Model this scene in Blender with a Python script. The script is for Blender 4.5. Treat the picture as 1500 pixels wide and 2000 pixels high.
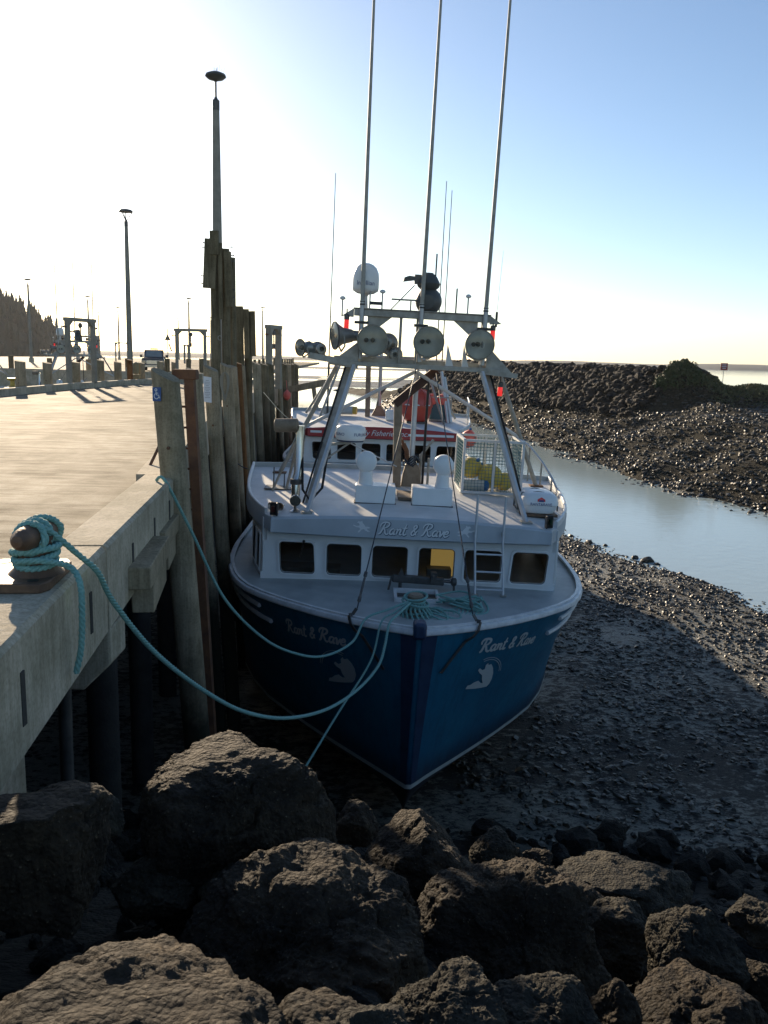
import bpy, math, random
import numpy as np
from mathutils import Vector, Matrix, Euler
PI = math.pi
R = math.radians
random.seed(7)
rng = np.random.default_rng(11)
scene = bpy.context.scene
for o in list(bpy.data.objects):
    bpy.data.objects.remove(o)

# ------------------------------------------------------------------ camera
cam = bpy.data.cameras.new('camera')
cam.sensor_fit = 'VERTICAL'
cam.sensor_height = 34.6
cam.sensor_width = 34.6
cam.lens = 29.0
cam.clip_start = 0.05
cam.clip_end = 30000
camo = bpy.data.objects.new('camera', cam)
scene.collection.objects.link(camo)
_th, _ph = R(10.15), R(1.34)
_F = Vector((0, math.cos(_th), -math.sin(_th)))
_U0 = Vector((0, math.sin(_th), math.cos(_th)))
_X0 = Vector((1, 0, 0))
_Rt = _X0*math.cos(_ph) + _U0*math.sin(_ph)
_Up = _U0*math.cos(_ph) - _X0*math.sin(_ph)
camo.matrix_world = Matrix(((_Rt.x, _Up.x, -_F.x, 0), (_Rt.y, _Up.y, -_F.y, 0), (_Rt.z, _Up.z, -_F.z, 1.65), (0, 0, 0, 1)))
scene.camera = camo

# ------------------------------------------------------------------ sky and sun
SUN_EL, SUN_AZ = R(15.0), R(-23.0)          # azimuth from +Y, negative to the left
world = bpy.data.worlds.new('World')
scene.world = world
world.use_nodes = True
wn = world.node_tree
wn.nodes.clear()
sky = wn.nodes.new('ShaderNodeTexSky')
sky.sky_type = 'NISHITA'
sky.sun_disc = False
sky.sun_elevation = SUN_EL
sky.sun_rotation = SUN_AZ
sky.altitude = 0
sky.air_density = 0.82
sky.dust_density = 0.34
sky.ozone_density = 2.1
bg = wn.nodes.new('ShaderNodeBackground')
bg.inputs['Strength'].default_value = 0.1
wo = wn.nodes.new('ShaderNodeOutputWorld')
wn.links.new(sky.outputs[0], bg.inputs[0])
wn.links.new(bg.outputs[0], wo.inputs[0])
sun = bpy.data.lights.new('sun', 'SUN')
sun.energy = 4.6
sun.angle = R(0.55)
sun.color = (1.0, 0.8, 0.56)
suno = bpy.data.objects.new('sun', sun)
scene.collection.objects.link(suno)
_sd = Vector((math.sin(SUN_AZ)*math.cos(SUN_EL), math.cos(SUN_AZ)*math.cos(SUN_EL), math.sin(SUN_EL)))
suno.rotation_euler = (-_sd).to_track_quat('-Z', 'Y').to_euler()
suno.location = _sd*200
vs = scene.view_settings
vs.view_transform = 'Standard'
vs.look = 'None'
vs.exposure = 0.72
vs.gamma = 1.0
scene.cycles.use_denoising = True
scene.cycles.max_bounces = 6
scene.cycles.volume_bounces = 0
scene.cycles.sample_clamp_indirect = 6
scene.cycles.use_adaptive_sampling = True

# ------------------------------------------------------------------ materials
MATS = {}
def mat(name, c1, c2=None, scale=3.0, rough=0.6, metal=0.0, bump=0.0, bscale=30.0, stretch=(1, 1, 1), lo=0.35, hi=0.65,
        spec=0.5, detail=6.0, rough2=None, trans=0.0):
    if name in MATS:
        return MATS[name]
    m = bpy.data.materials.new(name)
    m.use_nodes = True
    nt = m.node_tree
    p = nt.nodes['Principled BSDF']
    p.inputs['Roughness'].default_value = rough
    p.inputs['Metallic'].default_value = metal
    p.inputs['Specular IOR Level'].default_value = spec
    p.inputs['Base Color'].default_value = (*c1, 1)
    if trans:
        p.inputs['Transmission Weight'].default_value = trans
    tc = nt.nodes.new('ShaderNodeTexCoord')
    mp = nt.nodes.new('ShaderNodeMapping')
    mp.inputs['Scale'].default_value = stretch
    nt.links.new(tc.outputs['Object'], mp.inputs['Vector'])
    if c2 is not None:
        n = nt.nodes.new('ShaderNodeTexNoise')
        n.inputs['Scale'].default_value = scale
        n.inputs['Detail'].default_value = detail
        n.inputs['Roughness'].default_value = 0.62
        nt.links.new(mp.outputs[0], n.inputs['Vector'])
        cr = nt.nodes.new('ShaderNodeValToRGB')
        cr.color_ramp.elements[0].position = lo
        cr.color_ramp.elements[0].color = (*c1, 1)
        cr.color_ramp.elements[1].position = hi
        cr.color_ramp.elements[1].color = (*c2, 1)
        nt.links.new(n.outputs['Fac'], cr.inputs[0])
        nt.links.new(cr.outputs[0], p.inputs['Base Color'])
        if rough2 is not None:
            mr = nt.nodes.new('ShaderNodeMapRange')
            mr.inputs['From Min'].default_value = lo
            mr.inputs['From Max'].default_value = hi
            mr.inputs['To Min'].default_value = rough
            mr.inputs['To Max'].default_value = rough2
            nt.links.new(n.outputs['Fac'], mr.inputs['Value'])
            nt.links.new(mr.outputs[0], p.inputs['Roughness'])
    if bump:
        b = nt.nodes.new('ShaderNodeBump')
        b.inputs['Strength'].default_value = 1.0
        b.inputs['Distance'].default_value = bump
        n2 = nt.nodes.new('ShaderNodeTexNoise')
        n2.inputs['Scale'].default_value = bscale
        n2.inputs['Detail'].default_value = 8
        nt.links.new(mp.outputs[0], n2.inputs['Vector'])
        nt.links.new(n2.outputs['Fac'], b.inputs['Height'])
        nt.links.new(b.outputs[0], p.inputs['Normal'])
    MATS[name] = m
    return m

def node(nt, t, **kw):
    n = nt.nodes.new(t)
    for k, v in kw.items():
        if k in n.inputs:
            n.inputs[k].default_value = v
        else:
            setattr(n, k, v)
    return n

def ramp(nt, src, p0, c0, p1, c1):
    cr = nt.nodes.new('ShaderNodeValToRGB')
    cr.color_ramp.elements[0].position = p0
    cr.color_ramp.elements[0].color = (*c0, 1)
    cr.color_ramp.elements[1].position = p1
    cr.color_ramp.elements[1].color = (*c1, 1)
    nt.links.new(src, cr.inputs[0])
    return cr.outputs[0]

def mixc(nt, fac, a, b, mode='MIX'):
    m = nt.nodes.new('ShaderNodeMix')
    m.data_type = 'RGBA'
    m.blend_type = mode
    if isinstance(fac, (int, float)):
        m.inputs[0].default_value = fac
    else:
        nt.links.new(fac, m.inputs[0])
    for i, s in ((6, a), (7, b)):
        if isinstance(s, tuple):
            m.inputs[i].default_value = (*s, 1)
        else:
            nt.links.new(s, m.inputs[i])
    return m.outputs[2]

def deck_material():
    m = bpy.data.materials.new('brushed_concrete')
    m.use_nodes = True
    nt = m.node_tree
    p = nt.nodes['Principled BSDF']
    tc = node(nt, 'ShaderNodeTexCoord')
    mp = node(nt, 'ShaderNodeMapping')
    mp.inputs['Scale'].default_value = (0.35, 2.6, 1)
    mp.inputs['Rotation'].default_value = (0, 0, R(4))
    nt.links.new(tc.outputs['Object'], mp.inputs[0])
    n1 = node(nt, 'ShaderNodeTexNoise', Scale=1.6, Detail=8.0, Roughness=0.7)
    nt.links.new(mp.outputs[0], n1.inputs['Vector'])
    n2 = node(nt, 'ShaderNodeTexNoise', Scale=0.45, Detail=8.0, Roughness=0.65)
    nt.links.new(tc.outputs['Object'], n2.inputs['Vector'])
    n3 = node(nt, 'ShaderNodeTexNoise', Scale=55.0, Detail=4.0)
    nt.links.new(tc.outputs['Object'], n3.inputs['Vector'])
    c = ramp(nt, n2.outputs['Fac'], 0.34, (0.2, 0.175, 0.125), 0.66, (0.42, 0.375, 0.29))
    l = ramp(nt, n1.outputs['Fac'], 0.42, (0.42, 0.38, 0.3), 0.53, (1, 1, 1))
    c = mixc(nt, 0.6, c, l, 'MULTIPLY')
    n4 = node(nt, 'ShaderNodeTexNoise', Scale=2.2, Detail=9.0, Roughness=0.75)
    nt.links.new(tc.outputs['Object'], n4.inputs['Vector'])
    mo = ramp(nt, n4.outputs['Fac'], 0.4, (0.6, 0.56, 0.48), 0.58, (1, 1, 1))
    c = mixc(nt, 0.7, c, mo, 'MULTIPLY')
    s = ramp(nt, n3.outputs['Fac'], 0.33, (0.45, 0.43, 0.4), 0.43, (1, 1, 1))
    c = mixc(nt, 0.55, c, s, 'MULTIPLY')
    nt.links.new(c, p.inputs['Base Color'])
    p.inputs['Roughness'].default_value = 0.8
    sx = mixc(nt, 0.55, mo, l, 'MULTIPLY')
    sx = mixc(nt, 0.7, sx, s, 'MULTIPLY')
    big = ramp(nt, n2.outputs['Fac'], 0.36, (0.5, 0.5, 0.5), 0.64, (1, 1, 1))
    sx = mixc(nt, 1.0, sx, big, 'MULTIPLY')
    sm = node(nt, 'ShaderNodeMapRange')
    sm.inputs['To Min'].default_value = 0.0
    sm.inputs['To Max'].default_value = 0.13
    nt.links.new(sx, sm.inputs['Value'])
    nt.links.new(sm.outputs[0], p.inputs['Specular IOR Level'])
    b = node(nt, 'ShaderNodeBump', Distance=0.006)
    ad = node(nt, 'ShaderNodeMath', operation='ADD')
    nt.links.new(n1.outputs['Fac'], ad.inputs[0])
    mu = node(nt, 'ShaderNodeMath', operation='MULTIPLY')
    mu.inputs[1].default_value = 0.7
    nt.links.new(n3.outputs['Fac'], mu.inputs[0])
    nt.links.new(mu.outputs[0], ad.inputs[1])
    nt.links.new(ad.outputs[0], b.inputs['Height'])
    nt.links.new(b.outputs[0], p.inputs['Normal'])
    return m

def rock_material(name, ca, cb, cc, bump=0.02):
    m = bpy.data.materials.new(name)
    m.use_nodes = True
    nt = m.node_tree
    p = nt.nodes['Principled BSDF']
    tc = node(nt, 'ShaderNodeTexCoord')
    oi = node(nt, 'ShaderNodeObjectInfo')
    n1 = node(nt, 'ShaderNodeTexNoise', Scale=2.2, Detail=9.0, Roughness=0.65)
    n2 = node(nt, 'ShaderNodeTexNoise', Scale=26.0, Detail=6.0, Roughness=0.7)
    v = node(nt, 'ShaderNodeTexVoronoi', Scale=46.0)
    v2 = node(nt, 'ShaderNodeTexVoronoi', Scale=11.0)
    for n in (n1, n2, v, v2):
        nt.links.new(tc.outputs['Object'], n.inputs['Vector'])
    c = ramp(nt, n1.outputs['Fac'], 0.35, ca, 0.68, cb)
    pe = ramp(nt, v.outputs['Distance'], 0.08, cc, 0.26, (0, 0, 0))
    sel = ramp(nt, n2.outputs['Fac'], 0.5, (0, 0, 0), 0.62, (1, 1, 1))
    pe = mixc(nt, sel, (0, 0, 0), pe)
    c = mixc(nt, 1.0, c, pe, 'ADD')
    g = ramp(nt, n2.outputs['Fac'], 0.34, (0.45, 0.43, 0.42), 0.6, (1.1, 1.08, 1.05))
    c = mixc(nt, 0.8, c, g, 'MULTIPLY')
    nt.links.new(c, p.inputs['Base Color'])
    p.inputs['Roughness'].default_value = 0.78
    p.inputs['Specular IOR Level'].default_value = 0.3
    a1 = node(nt, 'ShaderNodeMath', operation='MULTIPLY_ADD')
    a1.inputs[1].default_value = 0.8
    nt.links.new(n2.outputs['Fac'], a1.inputs[0])
    m2 = node(nt, 'ShaderNodeMath', operation='MULTIPLY')
    m2.inputs[1].default_value = -0.9
    nt.links.new(v2.outputs['Distance'], m2.inputs[0])
    nt.links.new(m2.outputs[0], a1.inputs[2])
    a2 = node(nt, 'ShaderNodeMath', operation='MULTIPLY_ADD')
    a2.inputs[1].default_value = -0.45
    nt.links.new(v.outputs['Distance'], a2.inputs[0])
    nt.links.new(a1.outputs[0], a2.inputs[2])
    b = node(nt, 'ShaderNodeBump', Distance=bump)
    nt.links.new(a2.outputs[0], b.inputs['Height'])
    nt.links.new(b.outputs[0], p.inputs['Normal'])
    return m

def mud_material():
    m = bpy.data.materials.new('tidal_mud')
    m.use_nodes = True
    nt = m.node_tree
    p = nt.nodes['Principled BSDF']
    tc = node(nt, 'ShaderNodeTexCoord')
    mp = node(nt, 'ShaderNodeMapping')
    mp.inputs['Scale'].default_value = (0.75, 1.2, 1)
    mp.inputs['Rotation'].default_value = (0, 0, R(-18))
    nt.links.new(tc.outputs['Object'], mp.inputs[0])
    n1 = node(nt, 'ShaderNodeTexNoise', Scale=5.5, Detail=12.0, Roughness=0.8)
    n2 = node(nt, 'ShaderNodeTexNoise', Scale=0.2, Detail=4.0, Roughness=0.6)
    n3 = node(nt, 'ShaderNodeTexNoise', Scale=14.0, Detail=6.0, Roughness=0.7)
    for n in (n1, n2, n3):
        nt.links.new(mp.outputs[0], n.inputs['Vector'])
    th = node(nt, 'ShaderNodeMath', operation='MULTIPLY_ADD')
    th.inputs[1].default_value = 0.55
    nt.links.new(n2.outputs['Fac'], th.inputs[0])
    nt.links.new(n1.outputs['Fac'], th.inputs[2])
    weed = ramp(nt, n3.outputs['Fac'], 0.35, (0.003, 0.0035, 0.0025), 0.65, (0.012, 0.011, 0.007))
    bare = ramp(nt, n3.outputs['Fac'], 0.3, (0.08, 0.083, 0.066), 0.7, (0.26, 0.255, 0.205))
    f = ramp(nt, th.outputs[0], 0.735, (0, 0, 0), 0.79, (1, 1, 1))
    c = mixc(nt, f, weed, bare)
    nt.links.new(c, p.inputs['Base Color'])
    rr = node(nt, 'ShaderNodeMapRange')
    rr.inputs['To Min'].default_value = 0.7
    rr.inputs['To Max'].default_value = 0.5
    nt.links.new(f, rr.inputs['Value'])
    nt.links.new(rr.outputs[0], p.inputs['Roughness'])
    p.inputs['Specular IOR Level'].default_value = 0.35
    b = node(nt, 'ShaderNodeBump', Distance=0.09)
    ad = node(nt, 'ShaderNodeMath', operation='MULTIPLY_ADD')
    ad.inputs[1].default_value = 0.35
    nt.links.new(n3.outputs['Fac'], ad.inputs[0])
    inv = node(nt, 'ShaderNodeMath', operation='SUBTRACT')
    inv.inputs[0].default_value = 1.0
    nt.links.new(th.outputs[0], inv.inputs[1])
    nt.links.new(inv.outputs[0], ad.inputs[2])
    nt.links.new(ad.outputs[0], b.inputs['Height'])
    nt.links.new(b.outputs[0], p.inputs['Normal'])
    return m

def water_material():
    m = bpy.data.materials.new('estuary_water')
    m.use_nodes = True
    nt = m.node_tree
    p = nt.nodes['Principled BSDF']
    p.inputs['Base Color'].default_value = (0.42, 0.51, 0.49, 1)
    p.inputs['Roughness'].default_value = 0.04
    p.inputs['IOR'].default_value = 1.333
    p.inputs['Specular IOR Level'].default_value = 0.5
    tc = node(nt, 'ShaderNodeTexCoord')
    mp = node(nt, 'ShaderNodeMapping')
    mp.inputs['Scale'].default_value = (1.0, 1.6, 1)
    nt.links.new(tc.outputs['Object'], mp.inputs[0])
    n1 = node(nt, 'ShaderNodeTexNoise', Scale=1.5, Detail=5.0, Roughness=0.55)
    nt.links.new(mp.outputs[0], n1.inputs['Vector'])
    b = node(nt, 'ShaderNodeBump', Distance=0.012)
    nt.links.new(n1.outputs['Fac'], b.inputs['Height'])
    nt.links.new(b.outputs[0], p.inputs['Normal'])
    return m

def pile_material(name, ca, cb, weed_top=-2.2):
    m = bpy.data.materials.new(name)
    m.use_nodes = True
    nt = m.node_tree
    p = nt.nodes['Principled BSDF']
    tc = node(nt, 'ShaderNodeTexCoord')
    ge = node(nt, 'ShaderNodeNewGeometry')
    oi = node(nt, 'ShaderNodeObjectInfo')
    ad = node(nt, 'ShaderNodeVectorMath', operation='ADD')
    nt.links.new(ge.outputs['Position'], ad.inputs[0])
    sc = node(nt, 'ShaderNodeVectorMath', operation='SCALE')
    sc.inputs['Scale'].default_value = 9.0
    nt.links.new(oi.outputs['Random'], sc.inputs[0])
    nt.links.new(sc.outputs[0], ad.inputs[1])
    mp = node(nt, 'ShaderNodeMapping')
    mp.inputs['Scale'].default_value = (9, 9, 0.7)
    nt.links.new(ad.outputs[0], mp.inputs[0])
    n1 = node(nt, 'ShaderNodeTexNoise', Scale=2.0, Detail=8.0, Roughness=0.7)
    nt.links.new(mp.outputs[0], n1.inputs['Vector'])
    n2 = node(nt, 'ShaderNodeTexNoise', Scale=1.3, Detail=7.0, Roughness=0.7)
    nt.links.new(ad.outputs[0], n2.inputs['Vector'])
    n3 = node(nt, 'ShaderNodeTexNoise', Scale=40.0, Detail=4.0)
    nt.links.new(ge.outputs['Position'], n3.inputs['Vector'])
    c = ramp(nt, n1.outputs['Fac'], 0.35, ca, 0.68, cb)
    st = ramp(nt, n2.outputs['Fac'], 0.36, (0.45, 0.46, 0.4), 0.6, (1, 1, 1))
    c = mixc(nt, 0.75, c, st, 'MULTIPLY')
    gr = ramp(nt, n3.outputs['Fac'], 0.35, (0.6, 0.6, 0.58), 0.55, (1, 1, 1))
    c = mixc(nt, 0.5, c, gr, 'MULTIPLY')
    sp = node(nt, 'ShaderNodeSeparateXYZ')
    nt.links.new(ge.outputs['Position'], sp.inputs[0])
    zz = node(nt, 'ShaderNodeMath', operation='MULTIPLY_ADD')
    zz.inputs[1].default_value = 1.4
    nt.links.new(n2.outputs['Fac'], zz.inputs[0])
    nt.links.new(sp.outputs['Z'], zz.inputs[2])
    wf = node(nt, 'ShaderNodeMapRange')
    wf.inputs['From Min'].default_value = weed_top + 0.2
    wf.inputs['From Max'].default_value = weed_top + 1.4
    nt.links.new(zz.outputs[0], wf.inputs['Value'])
    c = mixc(nt, wf.outputs[0], (0.018, 0.019, 0.012), c)
    nt.links.new(c, p.inputs['Base Color'])
    p.inputs['Roughness'].default_value = 0.85
    p.inputs['Specular IOR Level'].default_value = 0.2
    b = node(nt, 'ShaderNodeBump', Distance=0.012)
    nt.links.new(n1.outputs['Fac'], b.inputs['Height'])
    nt.links.new(b.outputs[0], p.inputs['Normal'])
    return m

def glass_material(name, tint=(0.02, 0.025, 0.028), rough=0.03):
    m = bpy.data.materials.new(name)
    m.use_nodes = True
    nt = m.node_tree
    nt.nodes.remove(nt.nodes['Principled BSDF'])
    out = nt.nodes['Material Output']
    tr = node(nt, 'ShaderNodeBsdfTransparent')
    tr.inputs[0].default_value = (*tint, 1)
    gl = node(nt, 'ShaderNodeBsdfGlossy', Roughness=rough)
    fr = node(nt, 'ShaderNodeFresnel', IOR=1.45)
    mx = node(nt, 'ShaderNodeMixShader')
    nt.links.new(fr.outputs[0], mx.inputs[0])
    nt.links.new(tr.outputs[0], mx.inputs[1])
    nt.links.new(gl.outputs[0], mx.inputs[2])
    nt.links.new(mx.outputs[0], out.inputs['Surface'])
    return m

def emit_material(name, col, strength):
    m = bpy.data.materials.new(name)
    m.use_nodes = True
    p = m.node_tree.nodes['Principled BSDF']
    p.inputs['Base Color'].default_value = (*col, 1)
    p.inputs['Emission Color'].default_value = (*col, 1)
    p.inputs['Emission Strength'].default_value = strength
    return m

M_deck = deck_material()
M_conc = pile_material('kerb_concrete', (0.48, 0.41, 0.3), (0.68, 0.6, 0.46), -9)
M_pile = pile_material('weathered_pile', (0.29, 0.235, 0.155), (0.47, 0.39, 0.265), -2.4)
M_pile_dark = pile_material('dark_timber_pile', (0.12, 0.1, 0.062), (0.24, 0.205, 0.13), -2.4)
M_pile_rust = pile_material('rusty_pile', (0.16, 0.07, 0.025), (0.3, 0.135, 0.05), -2.4)
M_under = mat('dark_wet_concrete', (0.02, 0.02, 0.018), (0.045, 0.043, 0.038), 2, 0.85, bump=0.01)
M_rust = mat('rusty_steel', (0.2, 0.09, 0.04), (0.11, 0.05, 0.028), 6, 0.85, bump=0.004, bscale=60)
M_rust2 = mat('rusty_cast_iron', (0.2, 0.115, 0.065), (0.1, 0.06, 0.04), 9, 0.6, metal=0.3, bump=0.004, bscale=50)
M_galv = mat('galvanised_steel', (0.3, 0.31, 0.32), (0.42, 0.43, 0.44), 5, 0.45, metal=0.8)
M_alu = mat('aluminium', (0.48, 0.5, 0.51), (0.6, 0.61, 0.61), 5, 0.5, metal=0.35, bump=0.001, bscale=40)
M_alu_dull = mat('dull_aluminium', (0.27, 0.26, 0.225), (0.4, 0.385, 0.34), 6, 0.6, metal=0.25)
M_chrome = mat('chrome', (0.5, 0.49, 0.46), rough=0.22, metal=1.0)
M_mast = mat('grey_painted_mast', (0.2, 0.185, 0.145), (0.28, 0.26, 0.21), 3, 0.6)
M_brown = mat('brown_painted_steel', (0.26, 0.205, 0.14), (0.16, 0.11, 0.07), 4, 0.6, bump=0.002)
M_white = mat('white_gelcoat', (0.74, 0.74, 0.71), (0.83, 0.83, 0.8), 1.4, 0.38, bump=0.0015, bscale=18)
M_cream = mat('grey_cream_deck_paint', (0.3, 0.335, 0.335), (0.4, 0.44, 0.43), 2.2, 0.5, bump=0.002, bscale=120)
M_roof = mat('white_nonskid_roof', (0.56, 0.565, 0.54), (0.7, 0.7, 0.675), 1.8, 0.55, bump=0.0015, bscale=150)
M_visor = mat('grey_visor_paint', (0.42, 0.46, 0.48), (0.5, 0.54, 0.56), 1.6, 0.45)
M_trim = mat('white_guard_rail', (0.55, 0.57, 0.57), (0.74, 0.75, 0.74), 5, 0.4)
M_blue = mat('blue_hull_paint', (0.004, 0.085, 0.15), (0.006, 0.125, 0.195), 0.9, 0.3, bump=0.002, bscale=9, detail=9)
def hull_material():
    m = bpy.data.materials.new('scuffed_blue_hull')
    m.use_nodes = True
    nt = m.node_tree
    p = nt.nodes['Principled BSDF']
    tc = node(nt, 'ShaderNodeTexCoord')
    mp = node(nt, 'ShaderNodeMapping')
    mp.inputs['Scale'].default_value = (5, 5, .45)
    nt.links.new(tc.outputs['Object'], mp.inputs[0])
    n1 = node(nt, 'ShaderNodeTexNoise', Scale=1.0, Detail=9.0, Roughness=0.7)
    n2 = node(nt, 'ShaderNodeTexNoise', Scale=1.6, Detail=8.0, Roughness=0.7)
    n3 = node(nt, 'ShaderNodeTexNoise', Scale=9.0, Detail=7.0, Roughness=0.75)
    nt.links.new(tc.outputs['Object'], n1.inputs['Vector'])
    nt.links.new(mp.outputs[0], n2.inputs['Vector'])
    nt.links.new(tc.outputs['Object'], n3.inputs['Vector'])
    c = ramp(nt, n1.outputs['Fac'], .3, (.004, .105, .2), .7, (.008, .17, .28))
    st = ramp(nt, n2.outputs['Fac'], .38, (.55, .6, .62), .55, (1, 1, 1))
    c = mixc(nt, .6, c, st, 'MULTIPLY')
    sc = ramp(nt, n3.outputs['Fac'], .64, (0, 0, 0), .72, (1, 1, 1))
    c = mixc(nt, sc, c, (.05, .17, .23))
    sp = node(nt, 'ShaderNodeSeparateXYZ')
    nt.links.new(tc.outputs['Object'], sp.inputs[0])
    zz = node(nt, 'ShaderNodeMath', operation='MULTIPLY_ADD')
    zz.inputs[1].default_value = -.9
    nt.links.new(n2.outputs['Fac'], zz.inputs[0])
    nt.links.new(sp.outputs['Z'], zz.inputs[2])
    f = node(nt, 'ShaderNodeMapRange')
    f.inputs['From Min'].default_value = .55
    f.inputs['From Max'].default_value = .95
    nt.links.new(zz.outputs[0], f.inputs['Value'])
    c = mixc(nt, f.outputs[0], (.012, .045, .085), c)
    nt.links.new(c, p.inputs['Base Color'])
    rr = node(nt, 'ShaderNodeMapRange')
    rr.inputs['To Min'].default_value = .28
    rr.inputs['To Max'].default_value = .55
    nt.links.new(n3.outputs['Fac'], rr.inputs['Value'])
    nt.links.new(rr.outputs[0], p.inputs['Roughness'])
    b = node(nt, 'ShaderNodeBump', Distance=.006)
    nt.links.new(n1.outputs['Fac'], b.inputs['Height'])
    nt.links.new(b.outputs[0], p.inputs['Normal'])
    return m
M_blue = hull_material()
M_bluedark = mat('dark_blue_pad', (0.01, 0.03, 0.075), (0.018, 0.05, 0.11), 5, 0.5)
M_bottom = mat('dark_bottom_paint', (0.008, 0.014, 0.03), (0.02, 0.022, 0.026), 3, 0.7)
M_stripe = mat('pale_boot_stripe', (0.38, 0.43, 0.4), (0.5, 0.53, 0.5), 6, 0.5)
M_letter = mat('white_vinyl', (0.78, 0.79, 0.78), rough=0.45)
M_letter_dim = mat('silver_vinyl', (0.5, 0.56, 0.56), rough=0.45)
M_navy = mat('navy_print', (0.015, 0.03, 0.16), rough=0.5)
M_outline = mat('dark_vinyl_outline', (0.05, 0.09, 0.13), rough=0.5)
M_black = mat('black_plastic', (0.012, 0.012, 0.013), rough=0.45)
M_darkmetal = mat('dark_grey_metal', (0.06, 0.062, 0.06), (0.11, 0.11, 0.105), 6, 0.5, metal=0.4)
M_dgrey = mat('dark_painted_housing', (0.055, 0.06, 0.058), (0.085, 0.09, 0.088), 3, 0.5)
M_rubber = mat('black_rubber', (0.015, 0.015, 0.015), rough=0.8)
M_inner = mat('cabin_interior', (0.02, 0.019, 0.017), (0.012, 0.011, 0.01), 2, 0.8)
M_glass = glass_material('tinted_window_glass', (0.5, 0.53, 0.54))
M_lens = mat('floodlight_lens', (0.32, 0.33, 0.3), (0.42, 0.42, 0.38), 2, 0.12, metal=0.55)
M_reflect = mat('floodlight_bowl', (0.2, 0.2, 0.185), (0.3, 0.3, 0.275), 4, 0.42, metal=0.6)
M_lampglass = glass_material('lamp_glass', (0.95, 0.95, 0.92), 0.1)
M_reflect2 = mat('tarnished_reflector', (0.7, 0.7, 0.66), (0.9, 0.9, 0.86), 2.2, 0.3, metal=0.3)
M_red = mat('red_lamp_lens', (0.72, 0.03, 0.02), rough=0.25)
M_redlit = emit_material('lit_red_lamp', (0.9, 0.035, 0.03), 0.45)
M_redpaint = mat('red_gelcoat', (0.34, 0.018, 0.022), (0.42, 0.03, 0.03), 2, 0.38)
M_raftred = mat('red_fibreglass', (0.42, 0.04, 0.022), (0.52, 0.06, 0.03), 3, 0.28)
M_buoyred = mat('faded_red_buoy', (0.62, 0.1, 0.075), (0.7, 0.15, 0.11), 4, 0.5)
M_buoyyel = mat('yellow_buoy', (0.5, 0.37, 0.045), (0.58, 0.45, 0.08), 4, 0.5)
M_yellow = mat('yellow_paint', (0.65, 0.42, 0.06), (0.5, 0.33, 0.06), 5, 0.5)
M_fender = mat('grey_fender', (0.42, 0.43, 0.4), (0.52, 0.52, 0.49), 5, 0.5)
M_fblue = mat('blue_fender_end', (0.02, 0.12, 0.32), rough=0.45)
M_net = mat('blue_net_wire', (0.025, 0.13, 0.16), rough=0.5)
M_rope = mat('teal_rope', (0.14, 0.33, 0.3), (0.25, 0.46, 0.42), 60, 0.75, bump=0.002, bscale=200)
M_rope2 = mat('faded_green_rope', (0.12, 0.21, 0.18), (0.2, 0.27, 0.22), 30, 0.8)
M_cord = mat('pale_cord', (0.28, 0.27, 0.22), rough=0.8)
M_wire = mat('dark_stay_wire', (0.035, 0.045, 0.06), rough=0.5, metal=0.5)
M_warm = emit_material('warm_glow_cabin_panel', (0.75, 0.48, 0.13), 0.28)  # emission imitates light coming through the cabin, the panel is no lamp
M_sign = mat('blue_sign_face', (0.015, 0.075, 0.25), rough=0.4)
M_paper = mat('white_paper', (0.72, 0.74, 0.76), rough=0.7)
M_ink = mat('grey_print', (0.3, 0.31, 0.33), rough=0.7)
M_boulder = rock_material('brown_boulder_rock', (0.01, 0.0075, 0.0045), (0.075, 0.054, 0.031), (0.18, 0.15, 0.1), 0.055)
M_boulder2 = rock_material('grey_boulder_rock', (0.012, 0.0115, 0.0085), (0.085, 0.076, 0.053), (0.14, 0.125, 0.095), 0.05)
M_stone = rock_material('dark_wet_stone', (0.008, 0.008, 0.006), (0.034, 0.031, 0.024), (0.03, 0.03, 0.025), 0.05)
M_pebble = mat('wet_pebbles', (0.01, 0.009, 0.006), (0.06, 0.053, 0.037), 1.7, 0.47, detail=8, lo=0.3, hi=0.7, spec=.5)
M_weedy = mat('weedy_pebbles', (0.007, 0.007, 0.0035), (0.045, 0.036, 0.016), 0.9, 0.52, detail=9, lo=0.3, hi=0.7, spec=.45)
M_mud = mud_material()
M_water = water_material()
M_leaf = mat('shrub_leaves', (0.03, 0.05, 0.015), (0.075, 0.1, 0.03), 1.5, 0.6)
M_leaf2 = mat('dry_grass_leaves', (0.06, 0.075, 0.025), (0.13, 0.12, 0.045), 1.2, 0.7)
M_twig = mat('twig_bark', (0.06, 0.045, 0.03), rough=0.8)
M_conifer = mat('conifer_needles', (0.014, 0.02, 0.01), (0.034, 0.042, 0.02), 0.2, 0.8)
M_hill = mat('forest_floor', (0.02, 0.024, 0.012), (0.035, 0.04, 0.02), 0.05, 0.9)
M_shore = mat('far_shore', (0.04, 0.055, 0.045), (0.06, 0.075, 0.06), 0.01, 0.9)
M_truck = mat('dark_blue_car_paint', (0.012, 0.03, 0.06), rough=0.25)
M_tyre = mat('tyre_rubber', (0.018, 0.018, 0.018), rough=0.85)
M_weed = mat('seaweed', (0.012, 0.012, 0.007), (0.035, 0.03, 0.014), 6, 0.45)
M_signred = mat('dark_red_sign', (0.3, 0.04, 0.035), rough=0.5)

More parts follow.
